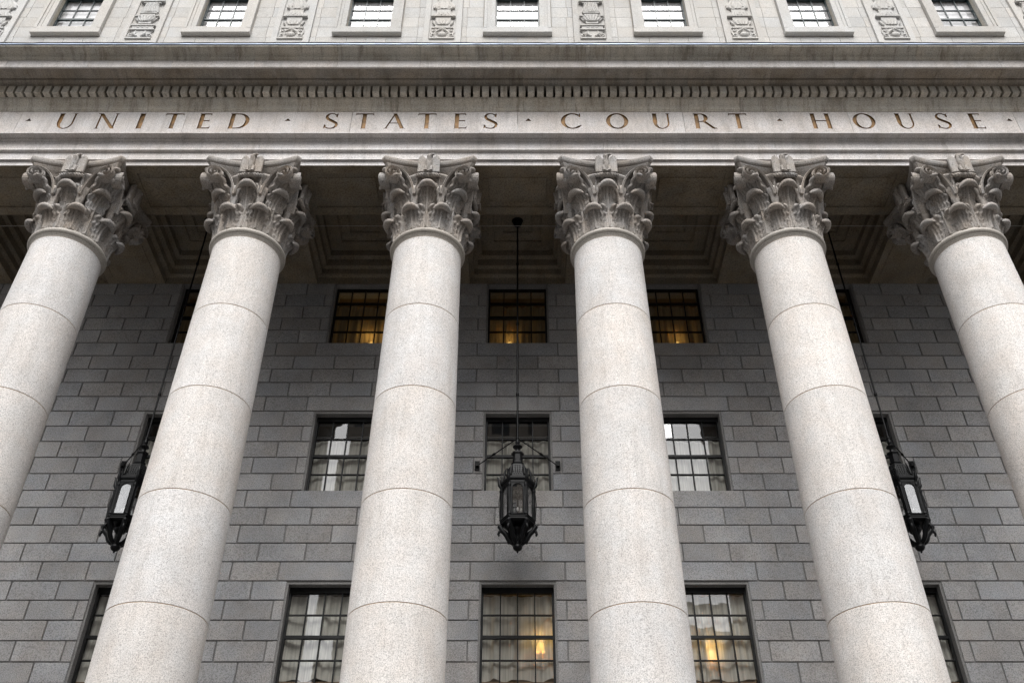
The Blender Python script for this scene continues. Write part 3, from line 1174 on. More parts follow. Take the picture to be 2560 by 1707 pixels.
# window surrounds and windows
for b in BAYS[1:-1]:
    m = MB()
    for k, (i0, i1, pr) in enumerate(((0.0, 0.14, 0.055), (0.14, 0.22, 0.07), (0.22, 0.30, 0.10))):
        for s in (-1, 1):
            xa, xb = sorted((b + s * (AHW + i0), b + s * (AHW + i1)))
            m.box(xa, xb, AT - pr, AT + 0.02, AZ0 - 0.02, AZ1 + i1)
        m.box(b - AHW - i0, b + AHW + i0, AT - pr, AT + 0.02, AZ1 + i0, AZ1 + i1)
    m.box(b - 0.935 * KA, b + 0.935 * KA, AT - 0.125, AT + 0.02, 22.742 * KA, AZ0 - 0.075)
    m.box(b - 0.80, b + 0.80, AT - 0.115, AT + 0.02, AZ0 - 0.075, AZ0)
    place('window_surround', m.mesh('window_surround', 'attic_granite'), attic, (0, 0, 0))
    m = MB()
    y0, y1 = AT + 0.14, AT + 0.22
    sw = 0.03
    m.box(b - AHW, b - AHW + sw, y0, y1, AZ0, AZ1)
    m.box(b + AHW - sw, b + AHW, y0, y1, AZ0, AZ1)
    m.box(b - AHW + sw, b + AHW - sw, y0 + .002, y1, AZ1 - 0.13, AZ1)
    m.box(b - AHW + sw, b + AHW - sw, y0 + .002, y1, AZ0, AZ0 + 0.05)
    hz = [AZ0 + 0.05, zat(73, AT + 0.18), zat(51, AT + 0.18), zat(28, AT + 0.18), AZ1 - 0.13]
    gx0, gx1 = b - AHW + sw, b + AHW - sw
    for k in (1, 2):
        x = gx0 + (gx1 - gx0) * k / 3
        m.box(x - 0.011, x + 0.011, y0 + 0.02, y1 - 0.02, AZ0 + 0.05, AZ1 - 0.13)
    for k in (1, 2, 3):
        t = 0.03 if k == 2 else 0.01
        m.box(gx0, gx1, y0 + (0.006 if k == 2 else 0.022), y1 - 0.018, hz[k] - t, hz[k] + t)
    wo = place('window', m.mesh('window', 'attic_window_paint'), attic, (0, 0, 0))
    for r in range(4):
        for c in range(3):
            cw = (gx1 - gx0) / 3
            place('pane', quad_mesh(cw - 0.024, hz[r + 1] - hz[r] - 0.024, 'attic_glass'), wo, (gx0 + cw * (c + .5), y0 + 0.05, (hz[r] + hz[r + 1]) / 2),
                  rot=(random.uniform(-.005, .005), 0, random.uniform(-.005, .005)))
    m = MB()
    nx = 40
    zt = AZ1 - 0.14
    vs = [(b - AHW + 0.0 + (2 * AHW) * i / nx, y1 + 0.03 + 0.006 * sin(i * 1.9), z) for z in (AZ0 - 0.1, zt + 0.02) for i in range(nx + 1)]
    m.add(vs, [(i, i + 1, nx + 2 + i, nx + 1 + i) for i in range(nx)], True)
    place('window_shade', m.mesh('window_shade', 'window_shade'), wo, (0, 0, 0))
    m = MB()
    ry0, ry1 = AT + 0.30, AT + 1.2
    rx0, rx1, rz0, rz1 = b - 1.0, b + 1.0, AZ0 - 0.4, AZ1 + 0.5
    v = [(rx0, ry0, rz0), (rx1, ry0, rz0), (rx1, ry1, rz0), (rx0, ry1, rz0), (rx0, ry0, rz1), (rx1, ry0, rz1), (rx1, ry1, rz1), (rx0, ry1, rz1)]
    m.add(v, [(0, 1, 2, 3), (4, 7, 6, 5), (0, 3, 7, 4), (1, 5, 6, 2), (3, 2, 6, 7)])
    place('room', m.mesh('room', 'room_wall'), wo, (0, 0, 0))


# carved panels above the columns
def relief(m, prof, dep, flutes=0, spiral=0.0, n=28, yb=0.0):
    """half-round relief: profile of (half width, z)"""
    vs, fs = [], []
    for hw, z in prof:
        for i in range(n + 1):
            u = -1 + 2 * i / n
            d = dep * sqrt(max(0.0, 1 - (u * 0.97) ** 2)) ** 0.7
            if flutes:
                d += dep * 0.28 * (abs(sin(flutes * pi * (u + spiral * z) / 2)) - 0.5)
            vs.append((hw * u, yb - d, z))
    k = n + 1
    for r in range(len(prof) - 1):
        for i in range(n):
            fs.append((r * k + i, r * k + i + 1, (r + 1) * k + i + 1, (r + 1) * k + i))
    m.add(vs, fs, False)
    r0 = [(x, y, z) for x, y, z in vs[:k]] + [(prof[0][0], yb + .02, prof[0][1]), (-prof[0][0], yb + .02, prof[0][1])]
    m.add(r0, [tuple(range(len(r0)))])
    r1 = [(x, y, z) for x, y, z in vs[-k:]] + [(prof[-1][0], yb + .02, prof[-1][1]), (-prof[-1][0], yb + .02, prof[-1][1])]
    m.add(r1, [tuple(range(len(r1)))])
    for s in (0, n):
        col = [vs[r * k + s] for r in range(len(prof))]
        back = [(x, yb + .02, z) for x, y, z in col]
        m.add(col + back, [(i, i + 1, len(col) + i + 1, len(col) + i) for i in range(len(col) - 1)])


def scroll(m, cx, cz, r, yb, w=0.05, turns=1.3, flip=1, t=0.022, a0=0.0):
    pts = []
    for i in range(26):
        f = i / 25
        a = a0 + flip * turns * 2 * pi * f
        rr = r * (1 - 0.8 * f)
        pts.append((cx + rr * cos(a), yb - w * (0.6 + 0.4 * f), cz + rr * sin(a)))
    m.tube(pts, t, 6)


def carved_panel(kind):
    m = MB()
    b0 = 22.48
    m.box(-0.345, 0.345, -0.085, 0.02, b0, b0 + 0.045)
    m.box(-0.33, 0.33, -0.065, 0.02, b0 + 0.045, b0 + 0.08)
    if kind == 0:
        relief(m, [(0.30, b0 + .08), (0.26, b0 + .2), (0.24, b0 + .3), (0.33, b0 + .42)], 0.04)
        for s in (-1, 1):
            scroll(m, s * 0.25, b0 + 0.20, 0.09, 0, flip=s, a0=pi / 2)
            scroll(m, s * 0.11, b0 + 0.18, 0.06, 0, flip=-s, a0=pi / 2)
            m.tube([(s * 0.06, -0.07, b0 + .11), (s * 0.15, -0.08, b0 + .2), (s * 0.13, -0.07, b0 + .36)], [0.03, 0.035, 0.012], 7)
        m.box(-0.34, 0.34, -0.075, 0.02, b0 + .43, b0 + .47)
        m.box(-0.29, 0.29, -0.055, 0.02, b0 + .47, b0 + .62)
        for s in (-0.12, 0, 0.12):
            m.ball((s, -0.055, b0 + .545), (0.045, 0.012, 0.025), 8, 6)
        m.box(-0.335, 0.335, -0.08, 0.02, b0 + .62, b0 + .66)
        z = b0 + 0.80
        m.box(-0.17, 0.17, -0.06, 0.02, z - .06, z + .03)
        relief(m, [(0.17, z + .03), (0.24, z + .09), (0.29, z + .17), (0.32, z + .26)], 0.09, flutes=7)
        m.box(-0.335, 0.335, -0.09, 0.02, z + .26, z + .30)
        z = z + 0.36
        m.box(-0.19, 0.19, -0.06, 0.02, z - .06, z + .06)
        m.box(-0.23, 0.23, -0.08, 0.02, z + .06, z + .10)
        relief(m, [(0.21, z + .10), (0.25, z + .16), (0.235, z + .3), (0.20, z + .45), (0.21, z + .56)], 0.09, flutes=8, spiral=2.2)
        m.box(-0.24, 0.24, -0.08, 0.02, z + .56, z + .60)
        m.box(-0.33, 0.33, -0.10, 0.02, z + .62, z + .70)
        z += 0.75
        relief(m, [(0.2, z), (0.3, z + .3), (0.22, z + .6), (0.3, z + .9)], 0.08, flutes=6)
    else:
        relief(m, [(0.29, b0 + .08), (0.32, b0 + .16), (0.30, b0 + .26), (0.33, b0 + .36), (0.31, b0 + .50)], 0.05, flutes=5)
        for s in (-1, 1):
            scroll(m, s * 0.24, b0 + 0.20, 0.10, 0, flip=s, a0=pi / 2)
            scroll(m, s * 0.22, b0 + 0.40, 0.08, 0, flip=-s, a0=-pi / 2)
            m.tube([(0, -0.09, b0 + .44), (s * 0.09, -0.10, b0 + .34), (s * 0.17, -0.08, b0 + .27)], [0.02, 0.035, 0.015], 7)
        m.ball((0, -0.06, b0 + .2), (0.12, 0.06, 0.11), 12, 8)
        m.box(-0.30, 0.30, -0.07, 0.02, b0 + .51, b0 + .56)
        z = b0 + .62
        m.box(-0.2, 0.2, -0.06, 0.02, z - .05, z + .04)
        relief(m, [(0.2, z + .04), (0.26, z + .12), (0.30, z + .24)], 0.09, flutes=5)
        m.box(-0.21, 0.21, -0.055, 0.02, z + .24, z + .42)
        m.box(-0.34, 0.34, -0.09, 0.02, z + .44, z + .48)
        relief(m, [(0.33, z + .48), (0.31, z + .55), (0.26, z + .62)], 0.09, flutes=6)
        m.box(-0.19, 0.19, -0.055, 0.02, z + .62, z + .80)
        z += 0.84
        for s in (-1, 1):
            scroll(m, s * 0.15, z + 0.06, 0.13, 0, flip=s, a0=pi / 2 * (1 - s), t=0.03)
        relief(m, [(0.22, z), (0.30, z + .1), (0.31, z + .2), (0.18, z + .4), (0.28, z + .9)], 0.07, flutes=4)
    return m


PAN = [carved_panel(0).mesh('carved_ornament', 'attic_granite'), carved_panel(1).mesh('carved_ornament', 'attic_granite')]
for i, c in enumerate([-14] + COLS + [14]):
    m = MB()
    for s in (-1, 1):
        xa, xb = sorted((c + s * 0.357, c + s * PHW))
        m.box(xa, xb, AT - 0.06, AT + 0.02, ZA0, 27.5)
        xa, xb = sorted((c + s * 0.365, c + s * 0.385))
    m.box(c - 0.357, c + 0.357, AT - 0.06, AT + 0.02, ZA0, 22.475 * KA)
    m.box(c - 0.357, c + 0.357, AT - 0.015, AT + 0.02, 22.475 * KA, 27.5)
    po = place('pilaster', m.mesh('pilaster', 'attic_granite'), attic, (0, 0, 0))
    place('carved_ornament', PAN[0 if c in (-10, -2 + 4, 14) else 1], po, (c, AT - 0.015, 0), scale=(KA, 1, KA))

# ------------------------------------------------------------------ columns
RAD = [(0.9, .846), (3.0, .842), (6.33, .832), (8.41, .820), (10.64, .795), (12.71, .769), (14.60, .747)]


def rad(z):
    for (z0, r0), (z1, r1) in zip(RAD[:-1], RAD[1:]):
        if z <= z1:
            return r0 + (r1 - r0) * (z - z0) / (z1 - z0)
    return RAD[-1][1]


ZCAP = 14.90
HCAP = ZS - ZCAP
JOINTS = [0.95, 2.10, 4.22, 6.335, 8.41, 10.64, 12.71, 14.66]


def grid_solid(front, back, nu, nv):
    """closed solid from two grids of points, index v*(nu+1)+u"""
    m = MB()
    k = nu + 1
    n = len(front)
    fs = []
    for v in range(nv):
        for u in range(nu):
            a = v * k + u
            fs.append((a, a + 1, a + k + 1, a + k))
            fs.append((n + a, n + a + k, n + a + k + 1, n + a + 1))
    for v in range(nv):
        for u in (0, nu):
            a = v * k + u
            fs.append((a, a + k, n + a + k, n + a))
    for u in range(nu):
        for v in (0, nv):
            a = v * k + u
            fs.append((a, a + 1, n + a + 1, n + a))
    m.add(front + back, fs, True)
    return m


def leaf(r0, z0, rn, zn, w, wl, ra, droop, thick=0.05, lobes=5, nu=28, nv=30, cup=0.09, power=3.0):
    """acanthus leaf facing -y: a ribbed blade that leans out of the bell and ends in a heavy rolled tip"""
    front, back = [], []
    re, ze = rn - ra * 0.55, zn + ra * 0.45
    P = []
    for i in range(nv + 1):
        s = i / nv
        P.append((r0 + (re - r0) * s ** power, z0 + (ze - z0) * s ** (1 - 0.12 * s)))
    for i, (r, z) in enumerate(P):
        s = i / nv
        ra_, za_ = P[max(0, i - 1)]
        rb_, zb_ = P[min(nv, i + 1)]
        l = sqrt((rb_ - ra_) ** 2 + (zb_ - za_) ** 2)
        tr, tz = (rb_ - ra_) / l, (zb_ - za_) / l
        oy, oz = -tz, -tr                      # outer normal in (y, z)
        ww = w * (0.74 + 0.26 * min(1, s / 0.6))
        ser = abs(sin(lobes * pi * s)) ** 0.5
        ww *= 0.78 + 0.22 * ser
        for j in range(nu + 1):
            u = -1 + 2 * j / nu
            d = 0.022 * cos(2 * pi * 3.5 * u) * (0.4 + 0.6 * s)
            d += 0.036 * math.exp(-(u / 0.12) ** 2)
            d += 0.018 * cos(lobes * 2 * pi * (s + 0.06 * abs(u))) * abs(u)
            d -= cup * u * u * (w / 0.5)
            x = u * ww / 2
            th = thick * (1 - 0.5 * u * u)
            front.append((x, -r + oy * d, z + oz * d))
            back.append((x * 0.97, -r + oy * (d - th), z + oz * (d - th)))
    m = grid_solid(front, back, nu, nv)
    # rolled tip
    n, k = 41, 16
    vs, fs = [], []
    for i in range(n):
        v = -1 + 2 * i / (n - 1)
        f = abs(v) ** 2.4
        cx, cr, cz = wl * v, rn - droop[0] * f, zn - droop[1] * f
        rr = ra * max(0.05, 1 - abs(v) ** 3.2) ** 0.5 * (1 + 0.05 * cos(2 * pi * 7 * v))
        for q in range(k):
            a = 2 * pi * q / k
            vs.append((cx, -(cr + 1.05 * rr * cos(a)), cz + rr * sin(a)))
    for i in range(n - 1):
        for q in range(k):
            q2 = (q + 1) % k
            fs.append((i * k + q, i * k + q2, (i + 1) * k + q2, (i + 1) * k + q))
    fs.append(tuple(range(k)))
    fs.append(tuple(reversed(range((n - 1) * k, n * k))))
    m.add(vs, fs, True)
    return m


def band(path, nfun, wid, t, taper=True):
    """flat ribbon that follows path of (lateral, z); nfun gives how far out it lies"""
    vs, fs = [], []
    n = len(path)
    for i, (x, z) in enumerate(path):
        x0, z0 = path[max(0, i - 1)]
        x1, z1 = path[min(n - 1, i + 1)]
        l = sqrt((x1 - x0) ** 2 + (z1 - z0) ** 2) or 1
        px, pz = -(z1 - z0) / l, (x1 - x0) / l
        f = i / (n - 1)
        tt = t * (1 - 0.45 * f) if taper else t
        ww = wid * (1 - 0.35 * f) if taper else wid
        out = nfun(x) + (0.05 * f if taper else 0)
        ring_ = [(tt, -0.0), (tt, -ww), (tt * 0.45, -ww - 0.012), (0, -ww + 0.014), (-tt * 0.45, -ww - 0.012), (-tt, -ww), (-tt, 0)]
        for a, dpt in ring_:
            vs.append((x + px * a, -(out - (ww + dpt)) + 0.0, z + pz * a))
    k = 7
    for i in range(n - 1):
        for j in range(k - 1):
            fs.append((i * k + j, i * k + j + 1, (i + 1) * k + j + 1, (i + 1) * k + j))
        fs.append((i * k + k - 1, i * k, (i + 1) * k, (i + 1) * k + k - 1))
    fs.append(tuple(range(k)))
    fs.append(tuple(reversed(range((n - 1) * k, n * k))))
    m = MB()
    m.add(vs, fs, False)
    return m


def volute(side):
    path = []
    P0, P1, P2, P3 = (0.30, 0.90), (0.33, 1.20), (0.46, 1.60), (0.74, 1.63)
    for i in range(16):
        t = i / 15
        path.append(tuple((1 - t) ** 3 * a + 3 * (1 - t) ** 2 * t * b + 3 * (1 - t) * t * t * c + t ** 3 * d for a, b, c, d in zip(P0, P1, P2, P3)))
    cx, cz = 0.77, 1.455
    r0 = sqrt((0.74 - cx) ** 2 + (1.63 - cz) ** 2)
    a0 = atan2(1.63 - cz, 0.74 - cx)
    for i in range(1, 46):
        f = i / 45
        a = a0 - f * 2 * pi * 2.1
        r = r0 * (1 - f) ** 0.9 * 1.0 + 0.018
        path.append((cx + r * cos(a), cz + r * sin(a)))
    m = band([(x * side, z) for x, z in path], lambda x: 0.93 + (abs(x) - 0.3) * 0.26, 0.16, 0.026)
    # disc behind the spiral
    dm = [(cx * side + 0.175 * cos(2 * pi * k / 22), cz + 0.175 * sin(2 * pi * k / 22)) for k in range(22)]
    m.prism(dm, -(0.93 + 0.475 * .26) + 0.05, -(0.93 + 0.475 * .26) + 0.18)
    m.ball((cx * side, -(0.93 + 0.475 * .26) - 0.02, cz), 0.03, 8, 6)
    return m


def helix(side):
    path = []
    P0, P1, P2, P3 = (0.27, 0.93), (0.26, 1.26), (0.24, 1.56), (0.10, 1.54)
    for i in range(16):
        t = i / 15
        path.append(tuple((1 - t) ** 3 * a + 3 * (1 - t) ** 2 * t * b + 3 * (1 - t) * t * t * c + t ** 3 * d for a, b, c, d in zip(P0, P1, P2, P3)))
    cx, cz = 0.115, 1.47
    for i in range(1, 26):
        f = i / 25
        a = radians(100) + f * 2 * pi * 1.4
        r = 0.072 * (1 - f) + 0.012
        path.append((cx + r * cos(a), cz + r * sin(a)))
    return band([(x * side, z) for x, z in path], lambda x: 0.92, 0.09, 0.017)


def abacus():
    m = MB()
    prof = [(0.22, 1.63), (0.215, 1.655), (0.185, 1.70), (0.135, 1.755), (0.095, 1.81), (0.08, 1.835), (0.08, 1.86), (0.05, 1.868), (0.022, 1.895), (0.004, 1.94), (0.0, 1.985), (0.012, 2.01), (0.03, HCAP - 0.004)]
    vs, fs = [], []
    NS = 16
    per = 4 * (NS + 1)
    for ins, z in prof:
        for q in range(4):
            ca, sa = cos(q * pi / 2), sin(q * pi / 2)
            for i in range(NS + 1):
                t = -1 + 2 * i / NS
                lat = t * (1.005 - ins * 0.55)
                dep = (0.90 + 0.185 * abs(t) ** 2.0) - ins * (1 - 0.1 * abs(t))
                x, y = lat, -dep
                vs.append((x * ca - y * sa, x * sa + y * ca, z))
    for k in range(len(prof) - 1):
        for i in range(per):
            j = (i + 1) % per
            fs.append((k * per + i, k * per + j, (k + 1) * per + j, (k + 1) * per + i))
    fs.append(tuple(reversed(range(per))))
    fs.append(tuple(range((len(prof) - 1) * per, len(prof) * per)))
    m.add(vs, fs, False)
    # scrolled block that carries each corner
    for q in range(4):
        a = q * pi / 2 + pi / 4
        c = 1.33
        rot = Matrix.Rotation(a, 3, 'Z')
        m.ball((c * cos(a), c * sin(a), 1.61), (0.13, 0.10, 0.06), 12, 8, rot)
    return m


def eagle():
    m = MB()
    n0 = -1.03
    # legs and feet on the wreath
    for s in (-1, 1):
        m.tube([(s * 0.055, n0 - 0.02, 1.66), (s * 0.065, n0 - 0.045, 1.56), (s * 0.065, n0 - 0.06, 1.48)], [0.055, 0.042, 0.03], 8)
        for k in (-1, 0, 1):
            m.tube([(s * 0.065, n0 - 0.06, 1.475), (s * 0.065 + k * 0.032, n0 - 0.105, 1.47), (s * 0.065 + k * 0.038, n0 - 0.115, 1.435)], [0.017, 0.017, 0.008], 6)
    # body
    m.lathe([(0.03, 1.50), (0.055, 1.58), (0.07, 1.70), (0.078, 1.82), (0.07, 1.92), (0.055, 1.98), (0.05, 2.03)], 16, 0, n0 - 0.03, 0, sy=1.1)
    # head turned towards the right, with beak and brow
    m.ball((0.012, n0 - 0.015, 2.045), (0.075, 0.075, 0.062), 14, 10)
    m.tube([(0.06, n0 - 0.05, 2.055), (0.105, n0 - 0.075, 2.055), (0.128, n0 - 0.085, 2.03), (0.124, n0 - 0.085, 2.005)], [0.034, 0.028, 0.017, 0.004], 8)
    m.ball((0.05, n0 - 0.06, 2.082), (0.04, 0.022, 0.013), 8, 6)
    for k in range(9):
        a = k * 0.7
        m.ball((0.01 * sin(a), n0 - 0.115 + 0.004 * k, 1.94 - 0.035 * k), (0.05 - 0.003 * k, 0.018, 0.024), 8, 6)
    # folded wings with raised shoulders and long feathers
    for s in (-1, 1):
        nu, nv = 10, 22
        front, back = [], []
        for v in range(nv + 1):
            t = v / nv
            z = 2.06 - t * 0.58
            xin = 0.07 + 0.10 * max(0.0, 1 - t / 0.25) ** 1.5
            xo = 0.25 + 0.02 * sin(min(1, t * 3) * pi / 2)
            if t < 0.14:
                xo = xin + (xo - xin) * sqrt(1 - (1 - t / 0.14) ** 2) * 0.9 + 0.012
            for u in range(nu + 1):
                f = u / nu
                x = s * (xin + (xo - xin) * f)
                d = 0.012 * sin(pi * f) + 0.009 * cos(2 * pi * f * 3.5) * t + 0.02 * (1 - t)
                if t < 0.5:
                    d += 0.008 * cos(t * 2 * pi * 9 + u)
                front.append((x, n0 - 0.01 - d, z))
                back.append((x, n0 + 0.06, z))
        g = grid_solid(front, back, nu, nv)
        m.add(g.v, g.f, True)
    # tail below
    m.tube([(0, n0 + 0.03, 1.62), (0, n0 + 0.03, 1.48)], [0.08, 0.10], 8)
    return m


def wreath():
    """twisted laurel roll under the eagle"""
    m = MB()
    n0 = -1.02
    for ph in (0, 2 * pi / 3, 4 * pi / 3):
        pts = []
        for i in range(41):
            u = -1 + 2 * i / 40
            a = ph + u * 10
            pts.append((u * 0.27, n0 + 0.028 * cos(a) + 0.05 * u * u, 1.405 + 0.028 * sin(a) + 0.03 * u * u))
        m.tube(pts, [0.033 * (1 - 0.5 * abs(-1 + 2 * i / 40) ** 3) for i in range(41)], 7)
    return m


def stem():
    m = MB()
    prof = [(0.075, 0.55), (0.072, 0.78), (0.088, 0.81), (0.078, 0.84), (0.092, 0.87), (0.080, 0.90), (0.09, 0.95), (0.13, 1.06), (0.15, 1.16)]
    n = 20
    vs, fs = [], []
    for r, z in prof:
        for i in range(n):
            a = 2 * pi * i / n
            rr = r * (1 + 0.10 * cos(6 * a))
            vs.append((rr * cos(a), rr * sin(a), z))
    for k in range(len(prof) - 1):
        for i in range(n):
            j = (i + 1) % n
            fs.append((k * n + i, k * n + j, (k + 1) * n + j, (k + 1) * n + i))
    fs.append(tuple(range((len(prof) - 1) * n, len(prof) * n)))
    m.add(vs, fs, True)
    return m


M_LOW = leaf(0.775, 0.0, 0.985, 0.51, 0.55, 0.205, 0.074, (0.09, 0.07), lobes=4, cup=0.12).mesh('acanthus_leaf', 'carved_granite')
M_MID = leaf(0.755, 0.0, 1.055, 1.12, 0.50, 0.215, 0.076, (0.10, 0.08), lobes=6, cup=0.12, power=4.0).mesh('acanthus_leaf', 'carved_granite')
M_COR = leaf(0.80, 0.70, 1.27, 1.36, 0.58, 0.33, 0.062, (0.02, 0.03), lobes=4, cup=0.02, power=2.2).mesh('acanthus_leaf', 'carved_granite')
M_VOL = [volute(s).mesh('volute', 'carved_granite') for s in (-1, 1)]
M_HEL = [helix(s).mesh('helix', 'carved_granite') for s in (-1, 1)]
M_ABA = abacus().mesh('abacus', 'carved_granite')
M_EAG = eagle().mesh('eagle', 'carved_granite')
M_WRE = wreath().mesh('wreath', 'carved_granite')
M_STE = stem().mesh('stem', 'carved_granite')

NAMES = ['leftmost', 'second from the left', 'third from the left', 'third from the right', 'second from the right', 'rightmost']
EXTRA = {-10: 'cut by the left edge of the picture', -6: 'half hiding the left lantern', -2: 'just left of the central lantern', 2: 'just right of the central lantern',
         6: 'half hiding the right lantern', 10: 'cut by the right edge of the picture'}


def make_column(cx):
    root = thing('granite_column', '', 'column', (cx, D, FLOOR), 'columns of the portico')
    m = MB()
    m.box(-1.12, 1.12, -1.12, 1.12, FLOOR, FLOOR + 0.14)
    place('plinth', m.mesh('plinth', 'column_granite'), root, (cx, D, 0))
    m = MB()
    pr = [(1.09, FLOOR + .14)] + [(0.99 + 0.11 * sin(t), FLOOR + .23 - 0.09 * cos(t)) for t in [pi * k / 8 for k in range(1, 8)]] + [(0.93, FLOOR + .33), (0.92, FLOOR + .36), (0.87, 0.94)]
    m.lathe(pr, 64)
    place('base_moulding', m.mesh('base_moulding', 'column_granite'), root, (cx, D, 0))
    for z0, z1 in zip(JOINTS[:-1], JOINTS[1:]):
        m = MB()
        c = 0.009
        pr = [(rad(z0), z0 + c + .002)]
        for k in range(1, 6):
            z = z0 + (z1 - z0) * k / 6
            pr.append((rad(z), z))
        pr.append((rad(z1), z1 - c - .002))
        m.lathe(pr, 96, cap=False)
        m.lathe([(rad(z0) - c, z0 + .002), (rad(z0), z0 + c + .002)], 96, cap=False, smooth=False)
        m.lathe([(rad(z1), z1 - c - .002), (rad(z1) - c, z1 - .002)], 96, cap=False, smooth=False)
        place('drum', m.mesh('drum', 'column_granite'), root, (cx, D, 0))
        m = MB()
        m.lathe([(rad(z1) - 0.005, z1 - .007), (rad(z1) - 0.005, z1 + .007)], 96)
        place('mortar_joint', m.mesh('mortar_joint', 'mortar'), root, (cx, D, 0))
    m = MB()
    zt = JOINTS[-1] + 0.004
    pr = [(0.747, zt), (0.755, zt + .025), (0.775, zt + .045), (0.777, zt + .047), (0.777, zt + .07)]
    pr += [(0.775 + 0.055 * sin(t), zt + .135 - 0.063 * cos(t)) for t in [pi * k / 9 for k in range(0, 10)]]
    pr += [(0.76, zt + .21), (0.75, ZCAP + 0.01)]
    m.lathe(pr, 96)
    place('astragal', m.mesh('astragal', 'astragal_granite'), root, (cx, D, 0))
    # capital
    m = MB()
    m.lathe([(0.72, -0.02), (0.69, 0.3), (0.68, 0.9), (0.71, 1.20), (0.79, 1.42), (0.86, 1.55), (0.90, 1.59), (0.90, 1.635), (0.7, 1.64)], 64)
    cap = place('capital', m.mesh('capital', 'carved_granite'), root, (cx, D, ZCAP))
    here = (cx, D, ZCAP)
    for k in range(8):
        place('acanthus_leaf', M_LOW, cap, here, rot=(0, 0, radians(22.5 + 45 * k)))
    for k in range(8):
        place('acanthus_leaf', M_MID, cap, here, rot=(0, 0, radians(45 * k)))
    for k in range(4):
        place('acanthus_leaf', M_COR, cap, here, rot=(0, 0, radians(45 + 90 * k)))
    place('abacus', M_ABA, cap, here)
    for k in range(4):
        r = (0, 0, radians(90 * k))
        for s in (0, 1):
            place('volute', M_VOL[s], cap, here, rot=r)
            place('helix', M_HEL[s], cap, here, rot=r)
        place('eagle', M_EAG, cap, (cx, D, ZCAP + 1.45 * 0.07), rot=r, scale=(0.92, 1, 0.93))
        place('wreath', M_WRE, cap, here, rot=r)
        for s in (-1, 1):
            a = radians(90 * k - 90 + s * 20)
            place('stem', M_STE, cap, (cx + 0.83 * cos(a), D + 0.83 * sin(a), ZCAP), rot=(0, 0, a))
    return root


first = make_column(COLS[0])
roots = [first]
for c in COLS[1:]:
    r = copy_tree(first, None, (c, D, FLOOR))
    roots.append(r)
for r, c, nm in zip(roots, COLS, NAMES):
    r['label'] = 'pale granite column with carved eagle capital %s' % EXTRA[c]

# ------------------------------------------------------------------ hanging lanterns
YL = 17.29


def hexpts(r, z):
    return [(r * cos(radians(60 * k)), r * sin(radians(60 * k)), z) for k in range(6)]


def hexloft(m, prof):
    vs, fs = [], []
    for r, z in prof:
        vs += hexpts(r, z)
    for k in range(len(prof) - 1):
        for i in range(6):
            j = (i + 1) % 6
            fs.append((k * 6 + i, k * 6 + j, (k + 1) * 6 + j, (k + 1) * 6 + i))
    fs.append(tuple(reversed(range(6))))
    n = len(prof) * 6
    fs.append(tuple(range(n - 6, n)))
    m.add(vs, fs)


ZMAP = [(8.0, 8.11), (8.505, 8.614), (8.70, 8.80), (8.85, 8.98), (9.04, 9.198), (9.20, 9.30), (9.26, 9.335), (10.10, 10.035), (10.12, 10.07), (10.27, 10.21),
        (10.59, 10.77), (10.735, 10.931), (10.885, 11.09), (11.03, 11.20), (11.16, 11.315), (18.0, 18.0), (19.0, 19.0)]


class LM(MB):
    def mesh(self, name, mat):
        out = []
        for x, y, z in self.v:
            for (a, b), (c, d) in zip(ZMAP[:-1], ZMAP[1:]):
                if a <= z <= c:
                    z = b + (d - b) * (z - a) / (c - a)
                    break
            out.append((x * 0.9, y * 0.9, z))
        self.v = out
        return MB.mesh(self, name, mat)


